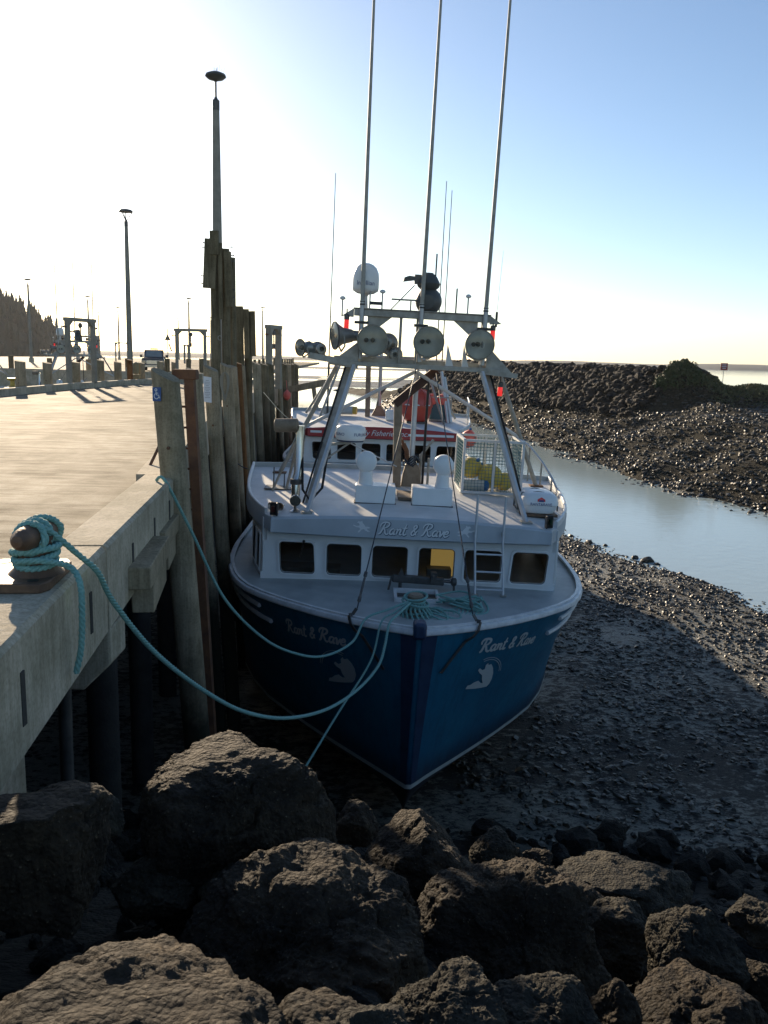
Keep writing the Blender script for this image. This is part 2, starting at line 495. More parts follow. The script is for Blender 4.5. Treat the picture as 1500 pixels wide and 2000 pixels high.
# ------------------------------------------------------------------ numpy noise
def _h(i, j, k, s):
    n = (i*374761393 + j*668265263 + k*2147483647 + s*974634777) & 0x7fffffff
    n = ((n ^ (n >> 13))*1274126177) & 0x7fffffff
    return ((n ^ (n >> 16)) & 0xffff)/65535.0
def vnoise(p, s=0):
    p = np.asarray(p, float)
    i = np.floor(p).astype(np.int64)
    f = p - i
    f = f*f*f*(f*(f*6 - 15) + 10)
    r = 0
    for a in (0, 1):
        for b in (0, 1):
            for c in (0, 1):
                w = (f[:, 0] if a else 1 - f[:, 0])*(f[:, 1] if b else 1 - f[:, 1])*(f[:, 2] if c else 1 - f[:, 2])
                r = r + w*_h(i[:, 0] + a, i[:, 1] + b, i[:, 2] + c, s)
    return r*2 - 1
def fbm(p, oct=4, s=0, gain=0.5):
    r, a = 0, 1.0
    p = np.asarray(p, float)
    for o in range(oct):
        r = r + a*vnoise(p + o*17.3, s + o)
        p = p*2.03
        a *= gain
    return r

# ------------------------------------------------------------------ mesh helpers
COL = scene.collection
def fast_mesh(name, V, Fc, smooth=True, angle=None):
    """V (n,3) array, Fc (m,k) int array with constant k."""
    me = bpy.data.meshes.new(name)
    V = np.ascontiguousarray(V, dtype=np.float32)
    Fc = np.ascontiguousarray(Fc, dtype=np.int32)
    m, k = Fc.shape
    me.vertices.add(len(V))
    me.vertices.foreach_set('co', V.ravel())
    me.loops.add(m*k)
    me.loops.foreach_set('vertex_index', Fc.ravel())
    me.polygons.add(m)
    me.polygons.foreach_set('loop_start', np.arange(0, m*k, k, dtype=np.int32))
    me.polygons.foreach_set('loop_total', np.full(m, k, dtype=np.int32))
    me.update(calc_edges=True)
    me.polygons.foreach_set('use_smooth', np.full(m, smooth, dtype=bool))
    if angle is not None:
        me.set_sharp_from_angle(angle=angle)
    me.validate()
    return me

def frame_of(d, up=Vector((0, 0, 1))):
    d = Vector(d).normalized()
    up = Vector(up)
    if abs(d.dot(up)) > 0.995:
        up = Vector((0, 1, 0)) if abs(d.y) < 0.9 else Vector((1, 0, 0))
    x = d.cross(up).normalized()
    return x, x.cross(d).normalized(), d

class G:
    def __init__(s):
        s.v, s.f = [], []
    def add(s, vs, fs):
        b = len(s.v)
        s.v += [tuple(v) for v in vs]
        s.f += [tuple(b + i for i in f) for f in fs]
        return s
    def box(s, c, sz, rz=0.0, M=None):
        x, y, z = sz[0]/2, sz[1]/2, sz[2]/2
        P = [Vector((i*x, j*y, k*z)) for k in (-1, 1) for j in (-1, 1) for i in (-1, 1)]
        if M is not None:
            P = [M @ p for p in P]
        if rz:
            m = Matrix.Rotation(rz, 3, 'Z')
            P = [m @ p for p in P]
        c = Vector(c)
        s.add([p + c for p in P], [(0, 2, 3, 1), (4, 5, 7, 6), (0, 1, 5, 4), (2, 6, 7, 3), (0, 4, 6, 2), (1, 3, 7, 5)])
        return s
    def bar(s, a, b, w, h, up=(0, 0, 1)):
        a, b = Vector(a), Vector(b)
        x, u, d = frame_of(b - a, up)
        P = []
        for q in (a, b):
            for j in (-1, 1):
                for i in (-1, 1):
                    P.append(q + x*(i*w/2) + u*(j*h/2))
        s.add(P, [(0, 1, 3, 2), (4, 6, 7, 5), (0, 4, 5, 1), (2, 3, 7, 6), (0, 2, 6, 4), (1, 5, 7, 3)])
        return s
    def tube(s, pts, r, n=10, cap=True, closed=False):
        pts = [Vector(p) for p in pts]
        k = len(pts)
        rs = [r]*k if isinstance(r, (int, float)) else list(r)
        t0 = (pts[1] - pts[0]).normalized()
        x, y, _ = frame_of(t0)
        V = []
        prev = t0
        for i in range(k):
            if closed:
                t = (pts[(i + 1) % k] - pts[i - 1]).normalized()
            else:
                t = (pts[min(i + 1, k - 1)] - pts[max(i - 1, 0)])
                t = t.normalized() if t.length > 1e-9 else prev
            ax = prev.cross(t)
            if ax.length > 1e-7:
                q = Matrix.Rotation(prev.angle(t), 3, ax.normalized())
                x = q @ x
                y = q @ y
            prev = t
            for j in range(n):
                a = 2*PI*j/n
                V.append(pts[i] + (x*math.cos(a) + y*math.sin(a))*rs[i])
        Fc = []
        for i in range(k if closed else k - 1):
            i2 = (i + 1) % k
            for j in range(n):
                j2 = (j + 1) % n
                Fc.append((i*n + j, i*n + j2, i2*n + j2, i2*n + j))
        if cap and not closed:
            Fc.append(tuple(range(n))[::-1])
            Fc.append(tuple((k - 1)*n + j for j in range(n)))
        s.add(V, Fc)
        return s
    def lathe(s, prof, n=24, o=(0, 0, 0), d=(0, 0, 1), cap=True):
        """prof: list of (r, h) along axis d from o."""
        o = Vector(o)
        x, y, d = frame_of(d)
        V, Fc = [], []
        for r, h in prof:
            for j in range(n):
                a = 2*PI*j/n
                V.append(o + d*h + (x*math.cos(a) + y*math.sin(a))*r)
        k = len(prof)
        for i in range(k - 1):
            for j in range(n):
                j2 = (j + 1) % n
                Fc.append((i*n + j, i*n + j2, (i + 1)*n + j2, (i + 1)*n + j))
        if cap:
            Fc.append(tuple(range(n))[::-1])
            Fc.append(tuple((k - 1)*n + j for j in range(n)))
        s.add(V, Fc)
        return s
    def sphere(s, c, r, n=20, m=12, sc=(1, 1, 1)):
        c = Vector(c)
        V, Fc = [c + Vector((0, 0, r*sc[2]))], []
        for i in range(1, m):
            th = PI*i/m
            for j in range(n):
                a = 2*PI*j/n
                V.append(c + Vector((r*sc[0]*math.sin(th)*math.cos(a), r*sc[1]*math.sin(th)*math.sin(a), r*sc[2]*math.cos(th))))
        V.append(c - Vector((0, 0, r*sc[2])))
        for j in range(n):
            Fc.append((0, 1 + j, 1 + (j + 1) % n))
        for i in range(m - 2):
            for j in range(n):
                j2 = (j + 1) % n
                Fc.append((1 + i*n + j, 1 + (i + 1)*n + j, 1 + (i + 1)*n + j2, 1 + i*n + j2))
        L = len(V) - 1
        for j in range(n):
            Fc.append((L, 1 + (m - 2)*n + (j + 1) % n, 1 + (m - 2)*n + j))
        s.add(V, Fc)
        return s
    def prism(s, poly, a, b, ax='z'):
        """poly of 2-D points extruded from a to b along axis."""
        def P(p, h):
            return {'z': (p[0], p[1], h), 'y': (p[0], h, p[1]), 'x': (h, p[0], p[1])}[ax]
        n = len(poly)
        V = [P(p, a) for p in poly] + [P(p, b) for p in poly]
        Fc = [tuple(range(n))[::-1], tuple(range(n, 2*n))]
        for i in range(n):
            j = (i + 1) % n
            Fc.append((i, j, n + j, n + i))
        s.add(V, Fc)
        return s
    def sweep(s, path, prof, closed_prof=True, up=(0, 0, 1)):
        """sweep a 2-D profile (side, up) along a path; side points to the path's right."""
        path = [Vector(p) for p in path]
        k, n = len(path), len(prof)
        V, Fc = [], []
        up = Vector(up)
        for i, p in enumerate(path):
            t = (path[min(i + 1, k - 1)] - path[max(i - 1, 0)])
            t.z = 0
            t.normalize()
            x = t.cross(up).normalized()
            for a, b in prof:
                V.append(p + x*a + up*b)
        for i in range(k - 1):
            for j in range(n if closed_prof else n - 1):
                j2 = (j + 1) % n
                Fc.append((i*n + j, i*n + j2, (i + 1)*n + j2, (i + 1)*n + j))
        if closed_prof:
            Fc.append(tuple(range(n))[::-1])
            Fc.append(tuple((k - 1)*n + j for j in range(n)))
        s.add(V, Fc)
        return s
    def obj(s, name, m, parent=None, angle=38, bevel=0.0):
        me = bpy.data.meshes.new(name)
        me.from_pydata(s.v, [], s.f)
        import bmesh
        bm = bmesh.new()
        bm.from_mesh(me)
        bmesh.ops.recalc_face_normals(bm, faces=bm.faces)
        bm.to_mesh(me)
        bm.free()
        me.polygons.foreach_set('use_smooth', [True]*len(me.polygons))
        me.set_sharp_from_angle(angle=R(angle))
        o = bpy.data.objects.new(name, me)
        COL.objects.link(o)
        if m is not None:
            me.materials.append(m)
        if parent is not None:
            o.parent = parent
        if bevel:
            md = o.modifiers.new('bevel', 'BEVEL')
            md.width = bevel
            md.segments = 2
            md.limit_method = 'ANGLE'
        return o

def tag(o, label, cat, group=None):
    o['label'] = label
    o['category'] = cat
    if group:
        o['group'] = group
    return o
def empty(name, loc=(0, 0, 0), rz=0.0, M=None):
    o = bpy.data.objects.new(name, None)
    o.empty_display_size = 0.2
    COL.objects.link(o)
    if M is not None:
        o.matrix_world = M
    else:
        o.location = loc
        o.rotation_euler = (0, 0, rz)
    return o
def thing(name, label, cat, loc=(0, 0, 0), rz=0.0, group=None, M=None):
    return tag(empty(name, loc, rz, M), label, cat, group)
def mobj(name, me, m, parent=None):
    if m is not None and not me.materials:
        me.materials.append(m)
    o = bpy.data.objects.new(name, me)
    COL.objects.link(o)
    if parent is not None:
        o.parent = parent
    return o
def copy_tree(o, parent=None, skip=()):
    c = o.copy()
    COL.objects.link(c)
    if parent is not None:
        c.parent = parent
    for ch in list(o.children):
        if ch.name.split('.')[0] not in skip:
            copy_tree(ch, c, skip)
    return c

def catmull(pts, k=6):
    pts = [np.array(p, float) for p in pts]
    out = []
    n = len(pts)
    for i in range(n - 1):
        p0, p1, p2, p3 = pts[max(i - 1, 0)], pts[i], pts[i + 1], pts[min(i + 2, n - 1)]
        for j in range(k):
            t = j/k
            out.append(0.5*((2*p1) + (-p0 + p2)*t + (2*p0 - 5*p1 + 4*p2 - p3)*t*t + (-p0 + 3*p1 - 3*p2 + p3)*t**3))
    out.append(pts[-1])
    return out

def curve_of(tab):
    xs = np.array([a for a, b in tab], float)
    ys = np.array([b for a, b in tab], float)
    h = np.diff(xs)
    d = np.diff(ys)/h
    m = np.zeros(len(xs))
    m[0], m[-1] = d[0], d[-1]
    for i in range(1, len(xs) - 1):
        m[i] = 0 if d[i - 1]*d[i] <= 0 else 2*d[i - 1]*d[i]/(d[i - 1] + d[i])
    def fn(x):
        x = min(max(x, xs[0]), xs[-1])
        i = min(int(np.searchsorted(xs, x, side='right')) - 1, len(xs) - 2)
        t = (x - xs[i])/h[i]
        return float((2*t**3 - 3*t*t + 1)*ys[i] + (t**3 - 2*t*t + t)*h[i]*m[i] + (-2*t**3 + 3*t*t)*ys[i + 1] + (t**3 - t*t)*h[i]*m[i + 1])
    return fn

def rope_obj(name, pts, r, m, twist=0.12, label=None, cat='rope', group=None, k=None, parent=None, strands=3):
    """three-strand twisted rope along a smoothed path."""
    P = catmull(pts, 12)
    seg = [np.linalg.norm(P[i + 1] - P[i]) for i in range(len(P) - 1)]
    L = sum(seg)
    n = int(L/(twist/7)) + 2 if strands > 1 else len(P)
    cum = np.concatenate([[0], np.cumsum(seg)])
    s = np.linspace(0, L, n)
    A = np.array(P)
    C = np.stack([np.interp(s, cum, A[:, i]) for i in range(3)], 1)
    g = G()
    if strands == 1:
        g.tube(C, r, 6)
    else:
        T = np.gradient(C, axis=0)
        T /= np.linalg.norm(T, axis=1)[:, None] + 1e-9
        up = np.array([0.13, 0.2, 0.97])
        X = np.cross(T, up)
        X /= np.linalg.norm(X, axis=1)[:, None] + 1e-9
        Y = np.cross(X, T)
        for q in range(strands):
            a = 2*PI*s/twist + 2*PI*q/strands
            H = C + (X*np.cos(a)[:, None] + Y*np.sin(a)[:, None])*r*0.5
            g.tube(H, r*0.56, 6)
    o = g.obj(name, m, parent, 60)
    if label:
        tag(o, label, cat, group)
    return o

# ================================================================== LAND AND WATER
WZ = -6.6
_xn = [(-40, 24), (10, 18.5), (28.7, 13.4), (31, 12.4), (33.1, 11.3), (37, 10.2), (40.3, 8.9), (50, 6.5), (60, 3), (80, -6), (100, -18), (150, -45), (240, -90), (900, -90)]
_xf = [(-40, 37), (30, 25.3), (48, 21.9), (53.4, 20.9), (58.7, 19.4), (66.6, 17.9), (79, 16.4), (97.4, 14.3), (116, 11.5), (159, 4.2), (220, -13.7), (300, -30), (900, -30)]
def xn_(y):
    return np.interp(y, [a for a, b in _xn], [b for a, b in _xn])
def xf_(y):
    return np.interp(y, [a for a, b in _xf], [b for a, b in _xf])
BWA, BWB = np.array([33.5, 98.0]), np.array([12.0, 152.0])
def bw_dist(x, y):
    ab = BWB - BWA
    t = np.clip(((x - BWA[0])*ab[0] + (y - BWA[1])*ab[1])/(ab@ab), 0, 1)
    px, py = BWA[0] + t*ab[0], BWA[1] + t*ab[1]
    return np.hypot(x - px, y - py)
def tz(x, y):
    x, y = np.asarray(x, float), np.asarray(y, float)
    p = np.stack([x, y, np.zeros_like(x)], 1)
    n_big = fbm(p*0.12, 3, 3)
    n_sm = fbm(p*0.8, 3, 9)
    sh = 0.9*fbm(p*0.25, 3, 21)
    xn, xf = xn_(y) + sh, xf_(y) + sh*1.3
    dn = xn - x
    zn = WZ + 0.62*(1 - np.exp(-np.maximum(dn, 0)/9.0)) + 0.05*n_sm*np.clip(dn/3, 0, 1)
    df = x - xf
    zf = WZ + 0.27*np.minimum(df, 13) + 0.045*np.maximum(df - 13, 0) + 0.35*n_big*np.clip(df/6, 0, 1) + 0.06*n_sm
    zc = WZ - np.minimum(0.09*np.minimum(x - xn, xf - x), 1.5)
    z = np.where(dn > 0, zn, np.where(df > 0, zf, zc))
    # bank of the vegetated spit on the right
    yb = np.where(x >= 33, 98 - (x - 33)*0.22, 98 + (33 - x)*2.5)
    be = (y - yb)/np.where(x >= 33, 1.02, 2.7)
    berm = -0.45 + 0.35*n_big - 0.22*np.abs(be - 2) - 0.12*np.maximum(36 - x, 0)
    z = np.where((x > 31) & (df > 0), np.maximum(z, berm), z)
    z = np.where(be > 4, np.maximum(z - 0.45*(be - 4), -8.5), z)
    mound = 0.75 - 0.62*np.maximum(bw_dist(x, y) - 1.6, 0) + 0.3*n_sm
    z = np.maximum(z, np.where(bw_dist(x, y) < 16, mound, -20))
    # outer flats
    flat = WZ + 0.12 + 0.16*fbm(p*0.02, 3, 5)
    inner = np.clip((y - 236)/12, 0, 1)*np.clip((392 - y)/15, 0, 1)
    bar = np.clip((y - 590)/25, 0, 1)*np.clip((720 - y)/25, 0, 1)
    far = np.where(y > 225, -8.0, z)
    far = np.where((inner > 0) & (x < 70), -7.2 + (flat + 7.2)*inner, far)
    far = np.where((bar > 0) & (x < 90), -7.2 + (WZ + 0.25 + 7.2)*bar, far)
    z = np.where(y > 225, far, z)
    # boulder embankment the camera stands on
    rip = np.minimum(np.where(y < 4.5, -0.5 - 0.42*(y - 2.0), -1.55 - 0.565*(y - 4.5)), -0.12) + 0.1*n_sm
    rip = rip - 0.65*np.clip((x - 0.2)/1.0, 0, 1)*np.clip((y - 2.2)/1.5, 0, 1)*np.clip((13 - y)/3, 0, 1)
    z = np.maximum(z, np.where(y < 14, rip, -20))
    return z

def make_ground():
    ny, nx = 380, 300
    t = np.linspace(0, 1, ny)
    ys = -5 + 9.0*(np.exp(t*4.66) - 1)
    s = np.linspace(-1, 1, nx)
    s = 0.6*s + 0.4*s**3
    Y, S = np.meshgrid(ys, s, indexing='ij')
    X = S*(22 + 0.72*np.maximum(Y, 0))
    V = np.stack([X.ravel(), Y.ravel(), tz(X.ravel(), Y.ravel())], 1)
    i, j = np.meshgrid(np.arange(ny - 1), np.arange(nx - 1), indexing='ij')
    a = (i*nx + j).ravel()
    Fc = np.stack([a, a + 1, a + nx + 1, a + nx], 1)
    me = fast_mesh('mudflat', V, Fc)
    me.materials.append(M_mud)
    me.materials.append(mat('dark_bank_shingle', (0.008, 0.008, 0.005), (0.05, 0.043, 0.026), 2.5, 0.85, detail=10, lo=.35, hi=.65, spec=.1, bump=.06, bscale=6))
    me.materials.append(M_stone)
    cx = X.ravel()[Fc].mean(1)
    cy = Y.ravel()[Fc].mean(1)
    mi = np.where((cx > xf_(cy) - .5) & (cy < 225), 1, 0)
    mi = np.where((cy < 12.6 + .25*np.sin(cx*1.7)) & (cx > -12), 2, mi)
    me.polygons.foreach_set('material_index', mi.astype(np.int32))
    o = mobj('mudflat', me, M_mud)
    o['kind'] = 'structure'
make_ground()
g = G()
g.add([(-4000, -60, WZ), (4000, -60, WZ), (4000, 4600, WZ), (-4000, 4600, WZ)], [(0, 1, 2, 3)])
o = g.obj('sea_water', M_water)
o['kind'] = 'structure'

# far shore across the bay
def make_far_shore():
    xs = np.linspace(-2600, 2600, 240)
    p = np.stack([xs*0.004, xs*0, xs*0], 1)
    h = 5.5 + 3.2*fbm(p, 4, 2) + 3.0*np.exp(-((xs - 900)/700)**2)
    V, Fc = [], []
    prof = [(0, 0), (25, .35), (80, .8), (160, 1.0), (420, .9)]
    for dx, k in prof:
        for x, hh in zip(xs, h):
            V.append((x, 2300 + dx, WZ - 0.3 + (hh + 3.2)*k + (0.5 if k else -0.6)))
    n = len(xs)
    for r in range(len(prof) - 1):
        for i in range(n - 1):
            Fc.append((r*n + i, r*n + i + 1, (r + 1)*n + i + 1, (r + 1)*n + i))
    o = mobj('far_shore_hills', fast_mesh('far_shore_hills', np.array(V), np.array(Fc)), M_shore)
    o['kind'] = 'structure'
make_far_shore()

# ------------------------------------------------------------------ stones
def ico(sub):
    t = (1 + 5**.5)/2
    V = np.array([(-1, t, 0), (1, t, 0), (-1, -t, 0), (1, -t, 0), (0, -1, t), (0, 1, t), (0, -1, -t), (0, 1, -t), (t, 0, -1), (t, 0, 1), (-t, 0, -1), (-t, 0, 1)], float)
    V /= np.linalg.norm(V, axis=1)[:, None]
    Fc = [(0, 11, 5), (0, 5, 1), (0, 1, 7), (0, 7, 10), (0, 10, 11), (1, 5, 9), (5, 11, 4), (11, 10, 2), (10, 7, 6), (7, 1, 8), (3, 9, 4), (3, 4, 2), (3, 2, 6), (3, 6, 8), (3, 8, 9), (4, 9, 5), (2, 4, 11), (6, 2, 10), (8, 6, 7), (9, 8, 1)]
    V = [tuple(v) for v in V]
    for _ in range(sub):
        mid, nf = {}, []
        def m(a, b):
            k = (min(a, b), max(a, b))
            if k not in mid:
                v = np.array(V[a]) + np.array(V[b])
                mid[k] = len(V)
                V.append(tuple(v/np.linalg.norm(v)))
            return mid[k]
        for a, b, c in Fc:
            x, y, z = m(a, b), m(b, c), m(c, a)
            nf += [(a, x, z), (b, y, x), (c, z, y), (x, y, z)]
        Fc = nf
    return np.array(V), np.array(Fc)
ICO = {k: ico(k) for k in (0, 1, 2, 3, 5, 6)}

def rand_rot(n):
    q = rng.normal(size=(n, 4))
    q /= np.linalg.norm(q, axis=1)[:, None]
    w, x, y, z = q.T
    return np.stack([np.stack([1 - 2*(y*y + z*z), 2*(x*y - z*w), 2*(x*z + y*w)], 1),
                     np.stack([2*(x*y + z*w), 1 - 2*(x*x + z*z), 2*(y*z - x*w)], 1),
                     np.stack([2*(x*z - y*w), 2*(y*z + x*w), 1 - 2*(x*x + y*y)], 1)], 1)

def stone_field(name, P, size, m, sub=0, flat=0.65, jit=0.25, parent=None, smooth=False, tilt=None):
    """many small stones as one mesh: P (n,3), size (n,)"""
    V0, F0 = ICO[sub]
    n, k = len(P), len(V0)
    V = V0[None]*(1 + jit*rng.uniform(-1, 1, (n, k, 1)))
    V = np.einsum('nij,nkj->nki', rand_rot(n), V)
    sc = np.stack([rng.uniform(.7, 1.25, n), rng.uniform(.55, 1, n), rng.uniform(.8, 1.2, n)*flat], 1)
    V = V*sc[:, None, :]
    a = rng.uniform(0, 2*PI, n)
    c, s = np.cos(a), np.sin(a)
    X = V[:, :, 0]*c[:, None] - V[:, :, 1]*s[:, None]
    Y = V[:, :, 0]*s[:, None] + V[:, :, 1]*c[:, None]
    V = np.stack([X, Y, V[:, :, 2]], 2)*(size/2)[:, None, None] + P[:, None, :]
    Fc = (F0[None] + (np.arange(n)*k)[:, None, None]).reshape(-1, 3)
    o = mobj(name, fast_mesh(name, V.reshape(-1, 3), Fc, smooth), m, parent)
    o['kind'] = 'stuff'
    return o

def planted(x, y, size, sink=0.12):
    return np.stack([x, y, tz(x, y) + size*(0.25 - sink)], 1)

# far beach cobbles
n = 50000
u = rng.uniform(0, 1, n)
yb = 44*(160/44)**u
d = rng.uniform(-0.6, 1, n)**1.0*26
xb = xf_(yb) + d
ok = (bw_dist(xb, yb) > np.where(xb > 26, 3.5, 6.8)) & (xb < 0.6*yb + 8)
xb, yb = xb[ok], yb[ok]
sz = 0.09 + 0.34*rng.uniform(0, 1, len(xb))**3.2
sz *= np.clip(0.75 + yb/200, .8, 1.4)
half = rng.uniform(0, 1, len(xb)) < 0.5
o = stone_field('beach_cobbles', planted(xb[half], yb[half], sz[half]), sz[half], M_pebble)
tag(o, 'dark wet cobbles covering the far bank of the tidal channel', 'cobbles')
o = stone_field('weedy_cobbles', planted(xb[~half], yb[~half], sz[~half]), sz[~half], M_weedy)
tag(o, 'brown weed covered cobbles among the stones of the far bank', 'cobbles')
# near shore pebbles along the water's edge
n = 15000
yb = rng.uniform(19, 62, n)
w = rng.uniform(0, 1, n)
dd = -0.8 + 7.5*w**1.4
xb = xn_(yb) - dd
sz = 0.05 + 0.13*rng.uniform(0, 1, n)**2.5
ok = (xb < 0.62*yb + 4)
o = stone_field('shore_pebbles', planted(xb[ok], yb[ok], sz[ok]), sz[ok], M_pebble)
tag(o, 'grey pebbles along the near edge of the channel water', 'pebbles')
# a few bigger stones standing in the shallows
P = [(9.6, 39.2, .42), (9.05, 40.6, .3), (10.9, 36.2, .34), (11.25, 35.6, .55), (11.5, 35.1, .25), (12.0, 33.6, .22), (10.2, 38.6, .25)]
x, y, s = np.array(P).T
for i in range(len(P)):
    V0, F0 = ICO[1]
    V = V0*(1 + 0.2*rng.uniform(-1, 1, (len(V0), 1)))*np.array([s[i]*.6, s[i]*.4, s[i]*.33])
    o = mobj('shore_stone', fast_mesh('shore_stone', V, F0, False), M_weedy)
    o.location = (x[i], y[i], max(float(tz(x[i:i+1], y[i:i+1])[0]), WZ) + 0.05*s[i])
    o.rotation_euler = (0, 0, rng.uniform(0, 6))
    tag(o, 'dark weedy stone lying in the shallows at the near edge of the channel', 'stone', 'stones in the shallows')
# seaweed clumps on the mud
n = 42000
yb = 11.5 + 31*rng.uniform(0, 1, n)**0.9
xb = rng.uniform(-2.5, 1.0, n)
xb = np.where(rng.uniform(0, 1, n) < .95, rng.uniform(1.5, 18, n), xb)
cl = fbm(np.stack([xb*0.55, yb*0.45, xb*0], 1), 5, 31, .75)
ok = (cl > -.05) & (xb < xn_(yb) - 1.0) & (xb < .6*yb + 3)
xb, yb = xb[ok], yb[ok]
sz = 0.04 + 0.17*rng.uniform(0, 1, len(xb))**3
o = stone_field('seaweed_clumps', planted(xb, yb, sz, 0.2), sz, M_weed, flat=0.45, jit=0.5)
tag(o, 'dark seaweed clumps strewn over the grey mud beside the boat', 'seaweed')

# ------------------------------------------------------------------ boulders
def boulder_verts(sub, seed, rad, rough=1.0, facets=10):
    r_ = np.random.default_rng(seed)
    V, Fc = ICO[sub]
    nrm = r_.normal(size=(facets, 3))
    nrm /= np.linalg.norm(nrm, axis=1)[:, None]
    dist = r_.uniform(0.62, 1.0, facets)
    dots = np.maximum(V@nrm.T, 1e-3)
    rr = dist/dots
    k = 38.0
    r = -np.log(np.exp(-k*np.minimum(rr, 1.4)).sum(1) + np.exp(-k*1.08))/k
    off = seed*3.7
    r = r + rough*(0.1*fbm(V*1.6 + off, 3, seed) + 0.035*fbm(V*4.4 + off, 3, seed + 1))
    cr = np.abs(vnoise(V*1.9 + off + 5, seed + 6)) + .25*np.abs(vnoise(V*6 + off, seed + 7))
    r = r - rough*.085*np.clip(1 - cr/.13, 0, 1)
    if sub >= 5:
        q = fbm(V*13 + off, 3, seed + 2)
        r = r + rough*(0.024*q + 0.012*np.abs(fbm(V*24 + off, 2, seed + 8)))
    if sub >= 6:
        r = r + rough*0.012*fbm(V*46 + off, 3, seed + 3, .75)
    return V*r[:, None]*np.array(rad), Fc

BL = [  # x, y, z, rx, rz, sub, material, label
    (-0.735, 4.170, -0.813, 0.506, 0.429, 6, 0, 'large round-topped boulder nearest the wharf face, behind the middle rocks'),
    (-1.335, 3.170, -0.353, 0.273, 0.256, 5, 0, 'blocky dark boulder against the foot of the wharf at left edge'),
    (-1.310, 3.710, -0.523, 0.134, 0.134, 5, 1, 'small dark rock peeking out behind the blocky boulder by the wharf'),
    (-0.339, 3.310, -1.001, 0.582, 0.474, 6, 0, 'big pitted brown boulder in the middle of the foreground'),
    (-0.598, 2.030, -0.462, 0.517, 0.341, 6, 0, 'sunlit pebbly boulder filling the bottom left corner'),
    (0.771, 4.140, -1.508, 0.549, 0.473, 6, 0, 'large black boulder in shade right of the middle brown boulder'),
    (0.322, 5.590, -1.928, 0.453, 0.379, 5, 0, 'dark boulder lying just below the bow of the blue boat'),
    (1.010, 6.450, -2.326, 0.222, 0.203, 5, 1, 'small sunlit grey rock right of the bow at the top of the boulders'),
    (1.985, 6.400, -2.767, 0.641, 0.370, 5, 1, 'long flat boulder at the edge of the mud on the right'),
    (1.711, 5.280, -2.200, 0.271, 0.235, 5, 1, 'small knobbly pale rock under the long flat boulder'),
    (1.904, 4.560, -1.841, 0.283, 0.283, 6, 1, 'pointed grey boulder with a sharp peak on the right'),
    (1.703, 3.920, -1.771, 0.379, 0.284, 5, 0, 'reddish brown boulder at the lower right corner'),
    (0.278, 2.650, -0.644, 0.236, 0.175, 6, 1, 'mossy grey rock at the bottom between two boulders'),
    (0.689, 2.960, -0.976, 0.285, 0.190, 6, 1, 'smooth grey boulder at the bottom right of centre'),
    (1.072, 3.380, -1.210, 0.130, 0.159, 5, 0, 'small triangular rock wedged at the bottom right'),
    (0.010, 2.080, -0.182, 0.111, 0.077, 5, 1, 'small pale rock at the bottom edge beside the sunlit corner boulder'),
    (-1.043, 3.780, -0.881, 0.207, 0.175, 5, 1, 'bluish shaded rock in the gap left of the middle boulder'),
    (-0.728, 3.840, -0.879, 0.144, 0.110, 5, 1, 'flat shaded rock just left of the middle boulder'),
    (2.766, 5.600, -2.301, 0.202, 0.135, 5, 1, 'low flat rock at the right edge below the mud'),
    (-0.136, 4.910, -1.187, 0.144, 0.127, 5, 0, 'small reddish rock beside the large round-topped boulder'),
    (2.314, 4.480, -1.930, 0.168, 0.148, 5, 0, 'dark rock at the right edge behind the reddish boulder'),
    (1.374, 6.680, -2.555, 0.152, 0.110, 5, 0, 'tiny low rock between the grey rock and the long flat boulder'),
    (-0.06, 4.39, -1.45, 0.33, 0.27, 5, 0, 'black rock sunk in the gap behind the middle boulder'),
    (1.31, 5.55, -2.29, 0.38, 0.27, 5, 0, 'shaded rock lying under the long flat boulder'),
    (-0.12, 2.47, -0.63, 0.26, 0.19, 5, 0, 'dark rock in the hollow between the two largest foreground boulders'),
    (1.24, 4.72, -2.03, 0.27, 0.24, 5, 0, 'dark rock tucked behind the black boulder on its right'),
]
for i, (x, y, z, rx, rz, sub, mi, lab) in enumerate(BL):
    V, Fc = boulder_verts(sub, 100 + i*7, (rx*1.04, rx*0.95, rz*1.06))
    if i in (0, 1, 3, 4, 8):
        q = (2.4, 2.6, 1.2, 1.4, 2.0)[(0, 1, 3, 4, 8).index(i)]
        V[:, 2] = rz*np.tanh(q*V[:, 2]/rz)/np.tanh(q)
        V[:, 2] += .035*rx*fbm(V*3.1/rx + i, 3, i + 50)
    V[:, 2] += (rz*1.0 - V[:, 2].max())
    s = rx/((V[:, 0].max() - V[:, 0].min())/2)
    V[:, 0] *= s
    o = mobj('boulder', fast_mesh('boulder', V, Fc, True), M_boulder2 if mi else M_boulder)
    o.location = (x, y, z)
    tag(o, lab, 'boulder', 'foreground boulders')
n = 1500
yb = rng.uniform(1.5, 13.2, n)
xb = rng.uniform(-4.2, 7.5, n)
sz = 0.1 + 0.5*rng.uniform(0, 1, n)**2.2
sz = np.where(yb < 6.5, np.minimum(sz, .24), sz)
ok = (yb > 2.3) | (sz < .14)
xb, yb, sz = xb[ok], yb[ok], sz[ok]
o = stone_field('riprap_rubble', planted(xb, yb, sz, 0.1), sz, M_stone, sub=1, flat=.8, jit=.22)
tag(o, 'dark small rubble filling the gaps between the foreground boulders', 'rubble')

